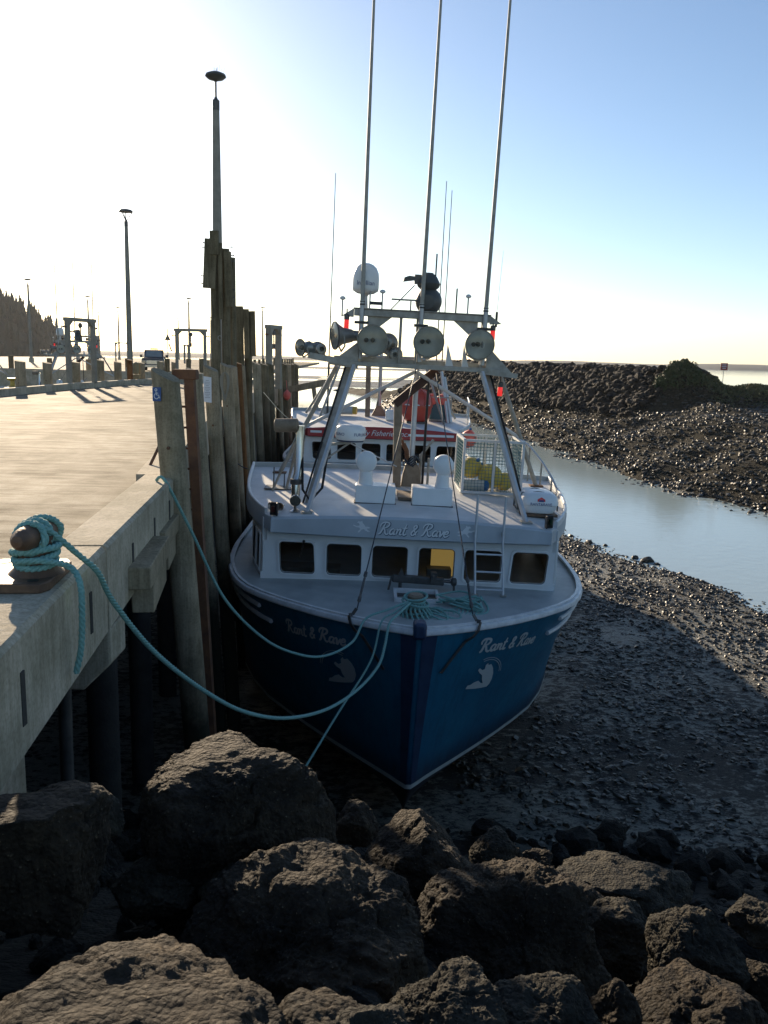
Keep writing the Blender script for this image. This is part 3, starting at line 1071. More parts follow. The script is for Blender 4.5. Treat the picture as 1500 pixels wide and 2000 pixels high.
# breakwater
bw = thing('breakwater', 'long dark breakwater of piled rocks across the channel, left of the bush', 'breakwater', (24, 122, -3))
shapes = []
for i in range(10):
    V, Fc = boulder_verts(2, 900 + i, (1, .8, .7), 1.3, 9)
    shapes.append(fast_mesh('boulder', V, Fc, False))
    shapes[-1].materials.append(M_stone)
ab = BWB - BWA
Lb = np.linalg.norm(ab)
ab = ab/Lb
nrm = np.array([ab[1], -ab[0]])
if nrm[1] > 0:
    nrm = -nrm
cand = []
for i in range(3600):
    t, s = rng.uniform(-2, Lb + 4), rng.uniform(-3.0, 9.0)
    p = BWA + ab*t + nrm*s
    cand.append((p[0], p[1], rng.uniform(.3, .78)))
cand = np.array(cand)
zz = tz(cand[:, 0], cand[:, 1])
keep = (zz > -5.9)
cand, zz = cand[keep], zz[keep]
order = np.argsort(-cand[:, 2]/cand[:, 1])
for k, i in enumerate(order[:300]):
    o = bpy.data.objects.new('boulder', shapes[k % 10])
    COL.objects.link(o)
    o.parent = bw
    r = cand[i, 2]
    o.location = (cand[i, 0] - 24, cand[i, 1] - 122, zz[i] + 0.22*r + 3)
    o.rotation_euler = (rng.uniform(-.6, .6), rng.uniform(-.6, .6), rng.uniform(0, 6.28))
    o.scale = (r, r*rng.uniform(.75, 1), r*rng.uniform(.7, 1))
rest = order[300:]
P = np.stack([cand[rest, 0] - 24, cand[rest, 1] - 122, zz[rest] + 0.2*cand[rest, 2] + 3], 1)
o = stone_field('boulder_mass', P, cand[rest, 2]*1.9, M_stone, sub=1, flat=.8, jit=.18, parent=bw)

# ------------------------------------------------------------------ vegetation
def leaf_cloud(n, centre_fn, size, seed):
    r_ = np.random.default_rng(seed)
    C = centre_fn(r_, n)
    a = r_.normal(size=(n, 3))
    a /= np.linalg.norm(a, axis=1)[:, None]
    b = np.cross(a, r_.normal(size=(n, 3)))
    b /= np.linalg.norm(b, axis=1)[:, None]
    s = size*r_.uniform(.6, 1.4, n)[:, None]
    V = np.stack([C - a*s, C + b*s*.5, C + a*s, C - b*s*.5], 1).reshape(-1, 3)
    Fc = np.arange(n*4).reshape(-1, 4)
    return V, Fc
bush = thing('bush', 'large rounded dark green bush at the end of the breakwater', 'bush', (32.4, 95.5, -1.5))
blobs = [(0, 0, 1.6, 1.9), (-1.6, .2, 1.1, 1.25), (1.4, 0, 1.2, 1.4), (-.7, 0, 2.6, 1.0), (.7, .3, 2.5, 1.05), (2.3, .2, .7, .9), (-2.3, 0, .9, .8), (.1, 0, 3.2, .6), (-1.5, 0, 2.1, .6), (1.7, 0, 2.1, .55)]
def bush_pts(r_, n):
    k = r_.integers(0, len(blobs), n)
    B = np.array(blobs)[k]
    d = r_.normal(size=(n, 3))
    d /= np.linalg.norm(d, axis=1)[:, None]
    rad = B[:, 3]*r_.uniform(.55, 1.08, n)**.6*(1 + .2*fbm(d*3 + B[:, :3], 2, 8))
    P = B[:, :3] + d*rad[:, None]
    P[:, 2] = np.maximum(P[:, 2], -.4)
    return P
V, Fc = leaf_cloud(16000, bush_pts, .12, 5)
mobj('foliage', fast_mesh('foliage', V, Fc, False), M_leaf, bush)
g = G()
for i in range(16):
    a = random.uniform(0, 6.28)
    r1 = random.uniform(.6, 2.4)
    top = (r1*math.cos(a), .5*r1*math.sin(a), random.uniform(1.2, 2.9))
    g.tube([(0.2*math.cos(a), 0.2*math.sin(a), -.4), (top[0]*.5, top[1]*.5, top[2]*.45), top], [.07, .045, .012], 6)
g.obj('stem', M_twig, bush)
def bank_pts(r_, n):
    x = r_.uniform(34.5, 66, n)
    y = 97 - (x - 33)*.22 + r_.normal(size=n)*2.2
    h = np.maximum(.3 + .45*fbm(np.stack([x*.35, y*.2, x*0], 1), 3, 4), .1)
    return np.stack([x, y, tz(x, y) + h*r_.uniform(0, 1, n)**.6], 1)
V, Fc = leaf_cloud(26000, bank_pts, .12, 6)
o = mobj('bank_scrub', fast_mesh('bank_scrub', V, Fc, False), M_leaf2)
o['kind'] = 'stuff'
tag(o, 'low green and straw coloured scrub on the bank right of the bush', 'scrub')
sg = thing('warning_sign', 'small square dark red sign on a thin post above the scrub', 'sign', (38.6, 100, -.4))
g = G(); g.tube([(0, 0, -.5), (0, 0, 1.75)], .035, 8); g.obj('post', M_galv, sg)
g = G(); g.box((0, -.05, 2.0), (.8, .03, .8)); g.obj('sign_plate', M_signred, sg)
g = G()
for k, w in enumerate((.5, .58, .4)):
    g.box((0, -.069, 2.2 - k*.19), (w, .004, .07))
g.obj('lettering', M_paper, sg)

# forested headland on the left
def headland():
    hx, hy = -330, 560
    def hz(x, y):
        d = np.hypot((x - hx)/118, (y - hy)/170)
        p = np.stack([x*.02, y*.02, x*0], 1)
        return -7 + 48*np.clip(1 - d**2.6, 0, 1)**.62 + 2*fbm(p, 3, 7)*(d < 1)
    xs = np.linspace(-470, -195, 56)
    ys = np.linspace(380, 740, 60)
    X, Y = np.meshgrid(xs, ys)
    V = np.stack([X.ravel(), Y.ravel(), hz(X.ravel(), Y.ravel())], 1)
    i, j = np.meshgrid(np.arange(59), np.arange(55), indexing='ij')
    a = (i*56 + j).ravel()
    o = mobj('headland_hill', fast_mesh('headland_hill', V, np.stack([a, a + 1, a + 57, a + 56], 1)), M_hill)
    o['kind'] = 'structure'
    n = 2600
    x, y = rng.uniform(-450, -205, n), rng.uniform(390, 600, n)
    z = hz(x, y)
    ok = z > -5
    x, y, z = x[ok], y[ok], z[ok]
    Vs, Fs, b = [], [], 0
    for k in range(len(x)):
        H = rng.uniform(6, 13)
        w = H*rng.uniform(.16, .25)
        tiers = 6
        for q in range(tiers):
            f0 = q/tiers
            z0, z1 = z[k] + H*(.06 + .9*f0), z[k] + H*(.06 + .9*f0) + H*.27
            r = w*(1 - f0)*rng.uniform(.8, 1.2) + .15
            m = 7
            a = np.linspace(0, 2*PI, m, endpoint=False) + rng.uniform(0, 1)
            rr = r*rng.uniform(.6, 1.25, m)
            Vs += [(x[k] + rr[i]*math.cos(a[i]), y[k] + rr[i]*math.sin(a[i]), z0 - r*.25*rng.uniform(.3, 1.4)) for i in range(m)]
            Vs.append((x[k], y[k], min(z1, z[k] + H)))
            Fs += [(b + i, b + (i + 1) % m, b + m) for i in range(m)]
            b += m + 1
    o = mobj('conifer_wood', fast_mesh('conifer_wood', np.array(Vs), np.array(Fs), False), M_conifer)
    o['kind'] = 'stuff'
    tag(o, 'dense dark conifer wood covering the headland at the left edge', 'forest')
headland()

# ================================================================== WHARF
EDGE = [(-1.1, -3.0), (-2.535, 10.35)]                       # kerbed outer edge near the camera
EDGE2 = [(-2.66, 10.36), (-3.6, 16), (-4.62, 24), (-5.05, 29), (-5.35, 36), (-5.4, 50.0)]
LEFT = [(-14.0, -3.0), (-14.0, 38), (-13.5, 44.5), (-12.75, 48.4), (-12.4, 50.0)]
wharf = thing('wharf', 'long concrete wharf with a kerbed brushed deck along the left side', 'wharf', (-8, 10, 0))
WO = Vector((8, -10, 0))
def wl(p):
    return Vector(p) + WO
g = G()
poly = [(EDGE[0][0] - .3, EDGE[0][1]), (EDGE[1][0] - .3, EDGE[1][1])] + EDGE2 + [LEFT[-1]] + LEFT[-2::-1]
g.prism([(x + 8, y - 10) for x, y in poly], -0.42, 0.0)
g.obj('deck', M_deck, wharf)
def ring(pts, z=0):
    return [wl((x, y, z)) for x, y in pts]
# near kerb in three butted lengths with open joints
def lerp2(a, b, t):
    return (a[0] + (b[0] - a[0])*t, a[1] + (b[1] - a[1])*t)
joints = [(0, .42), (.424, .70), (.704, 1.0)]
for a, b in joints:
    g = G()
    p = [lerp2(EDGE[0], EDGE[1], a + (b - a)*k/6) for k in range(7)]
    g.sweep(ring(p), [(0, -.47), (0, .17), (-.03, .2), (-.37, .2), (-.4, .17), (-.4, -.47)])
    g.obj('kerb', M_conc, wharf)
g = G()
g.sweep(ring(EDGE2), [(0.02, -.6), (.02, .2), (-.36, .2), (-.36, -.6)])
g.obj('kerb', M_conc, wharf)
g = G()
g.sweep(ring(LEFT[::-1]), [(.02, -.6), (.02, .26), (-.3, .26), (-.3, .004), (-.3, -.6)])
g.obj('kerb', M_conc, wharf)
g = G()
g.sweep(ring([(-5.2, 49.98), (-12.4, 49.98)]), [(-.05, -.6), (-.05, .26), (.3, .26), (.3, -.6)])
g.obj('kerb', M_conc, wharf)
# scupper slots in the kerb face (dark recesses built as inset boxes)
for t in (.545, .66, .78, .87, .95):
    p = lerp2(EDGE[0], EDGE[1], t)
    g = G()
    g.box(wl((p[0] - .035, p[1], -.16)), (.085, .05, .3))
    g.obj('drain_slot', M_under, wharf)
# cross beams, column and an added wall to darken the underside
for k, y in enumerate((3.0, 6.6, 10.6, 14.6, 18.6, 23, 28, 33, 38, 43, 48)):
    xe = -1.42 - .108*y + .02 if y < 9.7 else float(np.interp(y, [b for a, b in EDGE2], [a for a, b in EDGE2])) - .02
    g = G()
    g.prism([(xe + 8, -.475), (xe + 8, -.76), (xe + 7.78, -.98), (xe + 4, -.98), (xe + 4, -.475)], y - 10 - .2, y - 10 + .2, 'y')
    g.obj('cross_beam', M_conc, wharf, bevel=.015)
    if k in (2, 3, 4, 5, 6):
        g = G()
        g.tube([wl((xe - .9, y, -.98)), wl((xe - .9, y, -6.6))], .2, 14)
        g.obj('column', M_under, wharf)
g = G()
g.box(wl((-2.42, 4.35, -1.9)), (.8, .5, 2.86))
g.obj('column', M_conc, wharf, bevel=.03)
g = G()
g.tube([wl((-2.56, 6.6, -.98)), wl((-2.6, 6.6, -4.5))], .055, 10)
g.obj('column', M_darkmetal, wharf)
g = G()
g.box(wl((-7.4, 24, -3.6)), (.4, 54, 6.3))  # added wall, stops daylight from the basin side showing through
g.obj('dark_backing_wall', M_under, wharf)
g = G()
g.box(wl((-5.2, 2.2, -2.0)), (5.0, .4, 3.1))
g.obj('dark_backing_wall', M_under, wharf)
# fender timbers bolted under the kerb
for (a, b, z, w, h) in (((-2.13, 7.2), (-2.3, 8.55), -.28, .24, .2), ((-2.44, 8.95), (-2.56, 10.02), -.33, .24, .2)):
    g = G()
    g.bar(wl((*a, z)), wl((*b, z)), w, h)
    o = g.obj('fender_timber', M_pile, wharf, bevel=.012)
    g = G()
    g.bar(wl((a[0] - .02, a[1] + .25, z - .25)), wl((b[0] - .02, b[1], z - .25)), .2, .26)
    g.obj('fender_timber', M_pile, wharf, bevel=.012)
# debris at the kerb foot
n = 420
t = rng.uniform(0.5, 1, n)
x = -1.42 - .108*(-3 + 12.72*t) - .42 - np.abs(rng.normal(size=n))*.12
y = -3 + 12.72*t + rng.normal(size=n)*.05
cl = fbm(np.stack([y*1.2, y*0, y*0], 1), 2, 3) > .05
sz = .006 + .02*rng.uniform(0, 1, n)**3
P = np.stack([x, y, sz*.2], 1)[cl]
o = stone_field('deck_grit', P, sz[cl], M_stone, sub=0)
tag(o, 'dark grit and crumbs swept against the foot of the wharf kerb', 'grit')

# ------------------------------------------------------------------ piles
def pile(x, y, zt, dia, m, lean, label, slant=.16, name='wharf_pile', group='piles along the wharf face', zb=-6.3, n=16, sy=1.0, twist=0.0):
    """round timber pile with a slanted cut top, x given at the top; lean = outward shift per metre down."""
    t = thing(name, label, 'pile', (x, y, 0), 0, group)
    g = G()
    lev = [zb, -4, -2, -.6, .5, zt]
    V, Fc = [], []
    ph = random.uniform(0, 6)
    for i, z in enumerate(lev):
        for j in range(n):
            a = 2*PI*j/n
            r = dia/2*(1 + .03*math.sin(3*a + ph) + .02*math.sin(7*a + z))
            # flatten the round towards a squared section
            r *= 1 + .06*abs(math.sin(2*a))
            px, py = r*math.cos(a), r*math.sin(a)*sy
            zz = z - (slant*px/(dia/2) - slant*.25*py/(dia/2) if i == len(lev) - 1 else 0)
            V.append((px + (zt - z)*lean, py, zz))
    for i in range(len(lev) - 1):
        for j in range(n):
            j2 = (j + 1) % n
            Fc.append((i*n + j, i*n + j2, (i + 1)*n + j2, (i + 1)*n + j))
    Fc.append(tuple((len(lev) - 1)*n + j for j in range(n)))
    g.add(V, Fc)
    g.obj('shaft', m, t, 50)
    g = G()
    zc = zt - random.uniform(.7, 1.2)
    g.lathe([(.02, 0), (.02, .03)], 6, ((zt - zc)*lean, -dia/2*sy - .005, zc), (0, -1, 0))
    g.obj('bolt', M_rust, t)
    return t
pile(-2.6, 10.2, 1.40, .315, M_pile, .066, 'nearest wharf pile with a slanted top and a blue wheelchair sign', .075)
pile(-3.34, 15.0, 1.36, .27, M_pile, .055, 'narrow grey pile showing just right of the rusty steel frame', .05)
pile(-3.37, 16.6, 1.39, .27, M_pile, .055, 'slant-topped grey pile with a white paper notice pinned on', .06)
pile(-3.8, 20.5, 1.40, .27, M_pile, .05, 'wharf pile with a coil of thin pale rope hung on it', .06)
pile(-4.02, 22.6, 1.36, .23, M_pile, .05, 'thin pale pile squeezed right of the one with the rope coil', .03)
pile(-4.25, 24.8, 1.42, .2, M_pile_rust, .05, 'slim rust brown pile at the foot of the tall timber cluster', .03)
pile(-4.4, 26.2, 1.36, .23, M_pile, .05, 'first slim grey pile right of the rust brown one', .04)
pile(-4.62, 28.5, 1.36, .28, M_pile, .05, 'second grey pile right of the rust brown one, wider with slanted top', .05)
pile(-4.74, 31.5, 1.36, .29, M_pile, .045, 'pale slant-topped pile standing alone in the middle of the row', .05)
pile(-4.95, 35.0, 1.3, .29, M_pile_dark, .04, 'darker pile right behind the pale slant-topped one in mid row', .04)
pile(-5.06, 37.6, 1.28, .3, M_pile_dark, .03, 'dark pile at the foot of the slim hoist frame', .04)
pile(-4.96, 40.0, 1.24, .22, M_pile, .03, 'thin pile right of the slim hoist frame', .02)
pile(-4.97, 42.0, 1.27, .3, M_pile_dark, .02, 'fourth pile from the far end of the row, above the pink buoy', .05)
pile(-4.95, 43.6, 1.25, .26, M_pile, .02, 'third pile from the far end of the row', .03)
pile(-4.93, 45.0, 1.24, .26, M_pile_dark, .02, 'second pile from the far end of the row', .03)
pile(-4.88, 46.4, 1.23, .28, M_pile_dark, .0, 'last dark pile at the far end of the row', .05)
# rusty steel ladder frame between the first piles
t = thing('steel_ladder_frame', 'rust brown steel frame standing between the first two wharf piles', 'ladder frame', (-2.88, 12.4, 0))
for s, w in ((-.115, .075), (.115, .13)):
    g = G()
    g.bar((s, 0, 1.3), (s + .34, 0, -6.2), .022, .15)
    g.bar((s - w/2 + .01, -.075, 1.3), (s - w/2 + .35, -.075, -6.2), w, .02, (0, 1, 0))
    g.obj('upright', M_rust, t)
g = G(); g.box((0, 0, 1.36), (.34, .2, .14)); g.obj('cap', M_rust, t, bevel=.01)
for k in range(16):
    z = .9 - k*.3
    g = G(); g.tube([(-.11 + (1.3 - z)*.045, 0, z), (.1 + (1.3 - z)*.045, 0, z)], .016, 8); g.obj('rung', M_rust, t)
g = G(); g.bar((.0, .1, 1.2), (.2, .1, -3.5), .09, .06); g.obj('timber_backing', M_conc, t)
g = G(); g.tube([(-3.0, 11.6, 0.55), (-3.13, 11.0, .02)], .02, 8)
tag(g.obj('steel_rod', M_rust), 'rusty rod leaning behind the nearest wharf pile', 'rod')

# tall timber clusters
t = thing('timber_dolphin', 'tall cluster of dark timber piles with planks bolted near its top', 'dolphin', (-4.72, 24.3, 0))
for (x, y, z, d) in ((-.05, 0, 4.8, .27), (.22, .1, 4.5, .25), (.36, .35, 4.3, .2)):
    g = G(); g.tube([(x + .25, y, -6.2), (x, y, 0), (x - .02, y, z)], [d/2*1.1, d/2, d/2*.94], 14); g.obj('pile', M_pile_dark, t)
for (x, z0, z1, w, y, tl) in ((-.12, 3.42, 4.72, .34, -.2, .07), (-.02, 4.3, 4.92, .24, -.27, 0.0), (.3, 2.95, 4.4, .2, -.14, -.06), (.12, 2.6, 4.62, .1, -.18, 0)):
    g = G(); g.bar((x - tl, y, z0), (x, y, z1), w, .09, (0, 1, 0)); g.obj('plank', M_pile_dark, t)
for (x, z, s) in ((-.34, 3.75, -1), (-.34, 3.55, -1), (-.3, 4.5, -1), (-.29, 4.62, -1), (.38, 4.52, 1), (.42, 4.3, 1), (.43, 4.15, 1), (.44, 3.4, 1), (.44, 3.2, 1)):
    g = G(); g.lathe([(.012, -.05), (.012, .05), (.028, .05), (.02, .07)], 8, (x, -.16, z), (s, 0, 0)); g.obj('bolt', M_darkmetal, t)
g = G(); g.tube([(.08 + .05*math.cos(a), -.17, 2.1 + .06*math.sin(a)) for a in np.linspace(0, 6.28, 14)], .014, 6); g.obj('rope_loop', M_cord, t)
t = thing('timber_dolphin', 'shorter cluster of dark timber piles with planks, right of the tall one', 'dolphin', (-4.35, 26.4, 0))
for (x, y, z, d) in ((-.12, 0, 3.05, .24), (.12, .1, 2.95, .24)):
    g = G(); g.tube([(x + .2, y, -6.2), (x, y, 0), (x, y, z)], [d/2*1.1, d/2, d/2*.94], 14); g.obj('pile', M_pile_dark, t)
for (x, z0, z1, w, y) in ((-.1, 1.3, 3.08, .2, -.16), (.1, 1.55, 3.0, .16, -.18), (.28, 1.62, 2.95, .14, -.1)):
    g = G(); g.bar((x + .03, y, z0), (x, y, z1), w, .08, (0, 1, 0)); g.obj('plank', M_pile_dark, t)

# sign, notice, rope coil and buoy hung on the piles
t = thing('wheelchair_sign', 'small blue sign with a white wheelchair symbol on the nearest pile', 'sign', (-2.665, 10.022, 1.1))
g = G(); g.box((0, 0, .08), (.098, .006, .16)); g.obj('plate', M_sign, t)
g = G()
def flat_stroke(g, pts, w, place, k=5):
    P = catmull(pts, k) if len(pts) > 2 else [np.array(p, float) for p in pts]
    L = []
    for i in range(len(P)):
        d = P[min(i + 1, len(P) - 1)] - P[max(i - 1, 0)]
        n_ = np.linalg.norm(d)
        d = d/n_ if n_ > 0 else np.array([1., 0.])
        ww = w(i/(len(P) - 1)) if callable(w) else w
        nx = np.array([-d[1], d[0]])*ww/2
        L.append((P[i] + nx, P[i] - nx))
    V = [place(*q) for pr in L for q in pr]
    g.add(V, [(2*i, 2*i + 1, 2*i + 3, 2*i + 2) for i in range(len(L) - 1)])
pl = lambda a, b: (a, -.0045, b)
flat_stroke(g, [(.012*math.cos(a) - .008, .131 + .012*math.sin(a)) for a in np.linspace(0, 6.3, 10)], .008, pl)
flat_stroke(g, [(-.008, .112), (-.004, .072), (.022, .07), (.034, .034)], .009, pl, 1)
flat_stroke(g, [(-.006, .095), (.018, .092)], .008, pl)
flat_stroke(g, [(-.014, .09), (-.03, .062), (-.022, .036), (.0, .027), (.02, .042), (.026, .058)], .008, pl)
g.obj('wheelchair_symbol', M_letter, t)
t = thing('paper_notice', 'tall white paper notice pinned to a wharf pile', 'notice', (-3.4, 16.42, .76))
g = G()
nn = 8
V = [(-.075 + (.15)*i/nn, -.012*math.sin(PI*i/nn), z + .02*(i/nn)*-1) for z in (0.0, .24, .48) for i in range(nn + 1)]
g.add(V, [(r*(nn+1) + i, r*(nn+1) + i + 1, (r+1)*(nn+1) + i + 1, (r+1)*(nn+1) + i) for r in (0, 1) for i in range(nn)])
o = g.obj('sheet', M_paper, t)
g = G()
for k in range(11):
    g.box((0, -.0145, .4 - k*.032), (.1 if k % 3 else .06, .002, .008))
g.obj('print', M_ink, t)
t = thing('rope_coil', 'coil of thin pale rope hanging on a wharf pile', 'rope')
for k in range(4):
    P = [(-3.8 + (.055 + .012*k)*math.cos(a) + .01*k*math.sin(2*a), 20.34 - .012*k, .97 + (.27 + .02*k)*math.sin(a) - .02*k) for a in np.linspace(0, 2*PI, 28)]
    g = G(); g.tube(P, .009, 6); g.obj('loop', M_cord, t)
g = G(); g.lathe([(.0, -.26), (.12, -.2), (.19, -.05), (.17, .1), (.08, .2), (.03, .25)], 18, (-4.8, 41.7, -.2)); g.tube([(-4.8, 41.7, .04), (-4.86, 41.8, .5)], .012, 6)
tag(g.obj('pink_buoy', M_buoyred), 'faded pink buoy hanging on the piles at the far end of the row', 'buoy')

t = thing('timber_boom', 'weathered timber beam on a leaning post beyond the pile row', 'beam', (-4.9, 43, 0))
g = G(); g.bar((.0, 0, .0), (1.9, -1.0, .42), .25, .3); g.obj('beam', M_pile, t)
g = G(); g.bar((1.3, -.7, .3), (1.75, -.9, -2.6), .16, .16); g.obj('post', M_pile, t)
g = G(); g.bar((1.5, -.8, -1.7), (.2, -.1, -2.6), .1, .1); g.obj('brace', M_pile, t)
# left kerb piles
LP = [(-14.62, 31.6, .46, 'left kerb pile cut by the left edge of the picture'), (-14.2, 33.6, .38, 'first full pile of the left kerb, wide and grey'),
      (-14.32, 36.6, .36, 'second full pile of the left kerb, right of the wide one'), (-14.3, 39.9, .38, 'left kerb pile at the left leg of the tall hoist frame'),
      (-14.25, 43.2, .34, 'left kerb pile just right of the tall hoist frame'), (-13.95, 45.0, .36, 'left kerb pile between hoist frame and lamp post, slanting top'),
      (-13.75, 46.4, .3, 'reddish pile in the left kerb cluster'), (-13.45, 47.6, .34, 'left kerb pile with a yellow lifebuoy box beside it'),
      (-12.95, 49.6, .36, 'left kerb pile at the corner near the big lamp post'), (-12.3, 50.3, .36, 'kerb pile at the corner left of the gap facing the truck')]
for (x, y, d, lab) in LP:
    pile(x, y, 1.15 + random.uniform(-.1, .12), d, M_pile_rust if 'reddish' in lab else M_pile, .0, lab, .03, group='piles along the left kerb', zb=-6)
for i, (x, y) in enumerate([(-9.6, 50.4), (-8.6, 50.4), (-7.4, 50.5), (-6.3, 50.4), (-5.6, 50.3)]):
    pile(x, y, 1.05 + .1*(i % 2), .3, M_pile_dark, 0, ['end kerb pile right under the right leg of the wide hoist frame', 'end kerb pile seen left of the tall timber cluster', 'end kerb pile just right of the timber cluster', 'low end kerb pile seen between the row piles', 'end kerb pile nearest the far corner of the wharf'][i], .03, group='piles along the end kerb', zb=-6)

# hoist frames
def hoist(loc, rz, w, h, label, leg=.2, hook=True, deep=.25, brace=True):
    t = thing('hoist_frame', label, 'hoist', loc, rz, 'hoist frames on the wharf')
    for s in (-1, 1):
        g = G(); g.box((s*w/2, 0, h/2), (leg, deep, h)); g.obj('leg', M_mast, t)
    g = G(); g.box((0, 0, h + .08), (w + leg + .12, deep + .02, .16)); g.obj('crossbeam', M_mast, t)
    if brace:
        for s in (-1, 1):
            g = G(); g.prism([(s*(w/2 - leg/2), h), (s*(w/2 - leg/2 - .22), h), (s*(w/2 - leg/2), h - .22)], -deep*.4, deep*.4, 'y'); g.obj('gusset', M_mast, t)
    for s in (-1, 1):
        g = G(); g.lathe([(.025, 0), (.025, .16), (.05, .16), (.05, .19)], 8, (s*(w/2 + leg/2), 0, h - .25), (s, 0, 0)); g.obj('pin', M_rust, t)
    if hook:
        g = G(); g.lathe([(.09, -.05), (.12, -.02), (.12, .02), (.09, .05)], 16, (0, 0, h - .16), (0, 1, 0)); g.obj('block', M_darkmetal, t)
        g = G(); g.tube([(0, 0, h - .25), (0.01, 0, h - .7)], .03, 8); g.box((0, 0, h - .75), (.1, .1, .22)); g.obj('hook', M_darkmetal, t)
    return t
hoist((-13.85, 39.4, 0.2), R(70), 1.7, 2.75, 'tall hoist frame on the left kerb throwing a long shadow on the deck', .17, deep=.19)
hoist((-11.3, 50.1, 0.2), 0, 1.62, 2.7, 'wide hoist frame facing the camera at the far end of the deck', .15, deep=.18)
hoist((-5.0, 38.3, 0.2), R(72), .95, 2.6, 'slim hoist frame standing among the right row of piles', .18)
hoist((-27.2, 79, 0.2), R(0), 1.85, 2.7, 'hoist frame on the far wharf behind the tall one', .16)
hoist((-39, 128, 0.2), R(8), 1.8, 2.7, 'distant small hoist frame beside the big lamp post', .16, False)
hoist((-30, 130, 0.2), R(80), 1.4, 2.6, 'distant narrow hoist frame seen through the wide one', .14, False)

# lamp posts
def lamp(x, y, label, h=11.1, z0=0.0, spikes=False, s=1.0):
    t = thing('lamp_post', label, 'lamp post', (x, y, z0), 0, 'lamp posts on the wharves')
    g = G(); g.tube([(0, 0, 0), (0, 0, h*.55), (0, 0, h - .75)], [.21*s, .17*s, .12*s], 14); g.obj('pole', M_mast, t)
    g = G(); g.lathe([(.12*s, 0), (.13*s, .05), (.13*s, .35), (.06, .42), (.035, .5), (.035, 1.05)], 12, (0, 0, h - 1.1)); g.obj('collar', M_darkmetal, t)
    if s > .9 and spikes:
        g = G(); g.lathe([(.04, 0), (.1, .04), (.28, .09), (.37, .17), (.34, .24), (.2, .3), (.02, .33)], 28, (0, 0, h - .12)); g.obj('lamp_head', M_dgrey, t)
    else:
        g = G()
        for k in range(3):
            a = k*2.09 + .4
            g.tube([(0, 0, h - .75), (.43*math.cos(a), .43*math.sin(a), h - .12)], .03, 6)
        g.obj('bracket', M_darkmetal, t)
        g = G(); g.lathe([(.46, 0), (.48, .06), (.38, .16), (.05, .22)], 24, (0, 0, h - .14)); g.obj('lamp_head', M_dgrey, t)
    if spikes:
        g = G()
        for k in range(14):
            a, r = random.uniform(0, 6.28), random.uniform(.02, .28)
            g.tube([(r*math.cos(a), r*math.sin(a), h + .14), (r*1.3*math.cos(a), r*1.3*math.sin(a), h + .36)], .0035, 4)
        g.obj('bird_spike', M_galv, t)
    g = G(); g.box((0, 0, .3), (.5, .5, .6)); g.obj('plinth', M_conc, t)
    return t
lamp(-6.3, 32.5, 'tallest lamp post, its disc head bristling with bird spikes', 11.25, 0, True)
lamp(-18.1, 61.2, 'big lamp post left of the truck with a wire-cone disc head', 11.2, 0)
lamp(-49.5, 121, 'lamp post in front of the wooded headland', 11.2)
lamp(-53, 155, 'lamp post just right of the wooded headland', 11.2)
lamp(-72, 218, 'faint far lamp post beside a nearer one right of the headland', 11.2)
lamp(-58.5, 190, 'far lamp post left of the big lamp post', 11.2)
lamp(-35, 154, 'lamp post rising behind the wide hoist frame', 11.2)
lamp(-57, 238, 'faint distant lamp post left of the wide hoist frame', 11.2)
lamp(-47, 232, 'faint lamp post hidden low beside the timber cluster', 11.2)
lamp(-25.2, 176, 'lone far lamp post between timber cluster and slim hoist frame', 11.2)

# far wharf arm
fw = thing('far_wharf', 'far arm of the wharf behind the basin, where the truck stands', 'wharf', (-50, 66, 0))
g = G(); g.prism([(-40, 6), (38, -2), (30, 190), (-40, 190)], -.5, 0); g.obj('deck', M_deck, fw)
g = G(); g.sweep([(-40, 6, 0), (38, -2, 0)], [(.05, -1.1), (.05, .26), (-.4, .26), (-.4, -1.1)]); g.obj('kerb', M_conc, fw)
g = G(); g.box((0, 5.5, -3.8), (78, .4, 5.6)); g.obj('dark_backing_wall', M_under, fw)
k = 0
for x in np.arange(-38, 38, 3.1):
    g = G(); g.tube([(x, 3.4 - x*.1026 - .3 + .5, -6), (x, 3.4 - x*.1026, 0), (x, 3.4 - x*.1026, 1.1 + random.uniform(-.1, .15))], .2, 10); g.obj('pile', M_pile_dark if k % 3 else M_pile, fw); k += 1
for q in range(22):
    x, y = 34 - q*.25, 4 + q*6.0
    g = G(); g.tube([(x, y, -1), (x, y, 1.1 + random.uniform(-.1, .2))], .2, 10); g.obj('pile', M_pile_dark, fw)

# yellow bollard and lifebuoy box
t = thing('yellow_bollard', 'small yellow bollard on the far edge beyond the left kerb piles', 'bollard', (-26.2, 60.6, -.9))
g = G(); g.lathe([(.28, 0), (.3, .05), (.16, .12), (.15, .4), (.36, .46), (.4, .55), (.34, .6)], 16); g.obj('head', M_yellow, t)
g = G(); g.box((0, 0, -.65), (.9, .9, 1.2)); g.obj('base', M_mast, t)
g = G(); g.lathe([(.08, -.33), (.15, -.28), (.17, 0), (.15, .26), (.06, .32)], 14, (-13.65, 47.2, .82)); g.box((-13.65, 47.2, .33), (.36, .3, .3))
tag(g.obj('yellow_standpipe', mat('dull_yellow_paint', (.2, .18, .1), (.28, .25, .13), 5, .7)), 'dull yellow standpipe box at the foot of the big lamp post', 'standpipe')
t = thing('daymark_post', 'thin post with a triangular daymark near the truck', 'daymark', (-25.2, 100, 0))
g = G(); g.tube([(0, 0, 0), (0, 0, 4.4)], .05, 8); g.obj('post', M_mast, t)
g = G(); g.prism([(-.35, 3.1), (.35, 3.1), (0, 3.85)], -.03, .03, 'y'); g.obj('triangle_board', M_darkmetal, t)
g = G(); g.prism([(.08, 2.7), (.2, 2.75), (.5, 1.9), (.35, 1.85)], -.02, .02, 'y'); g.obj('flag', M_darkmetal, t)

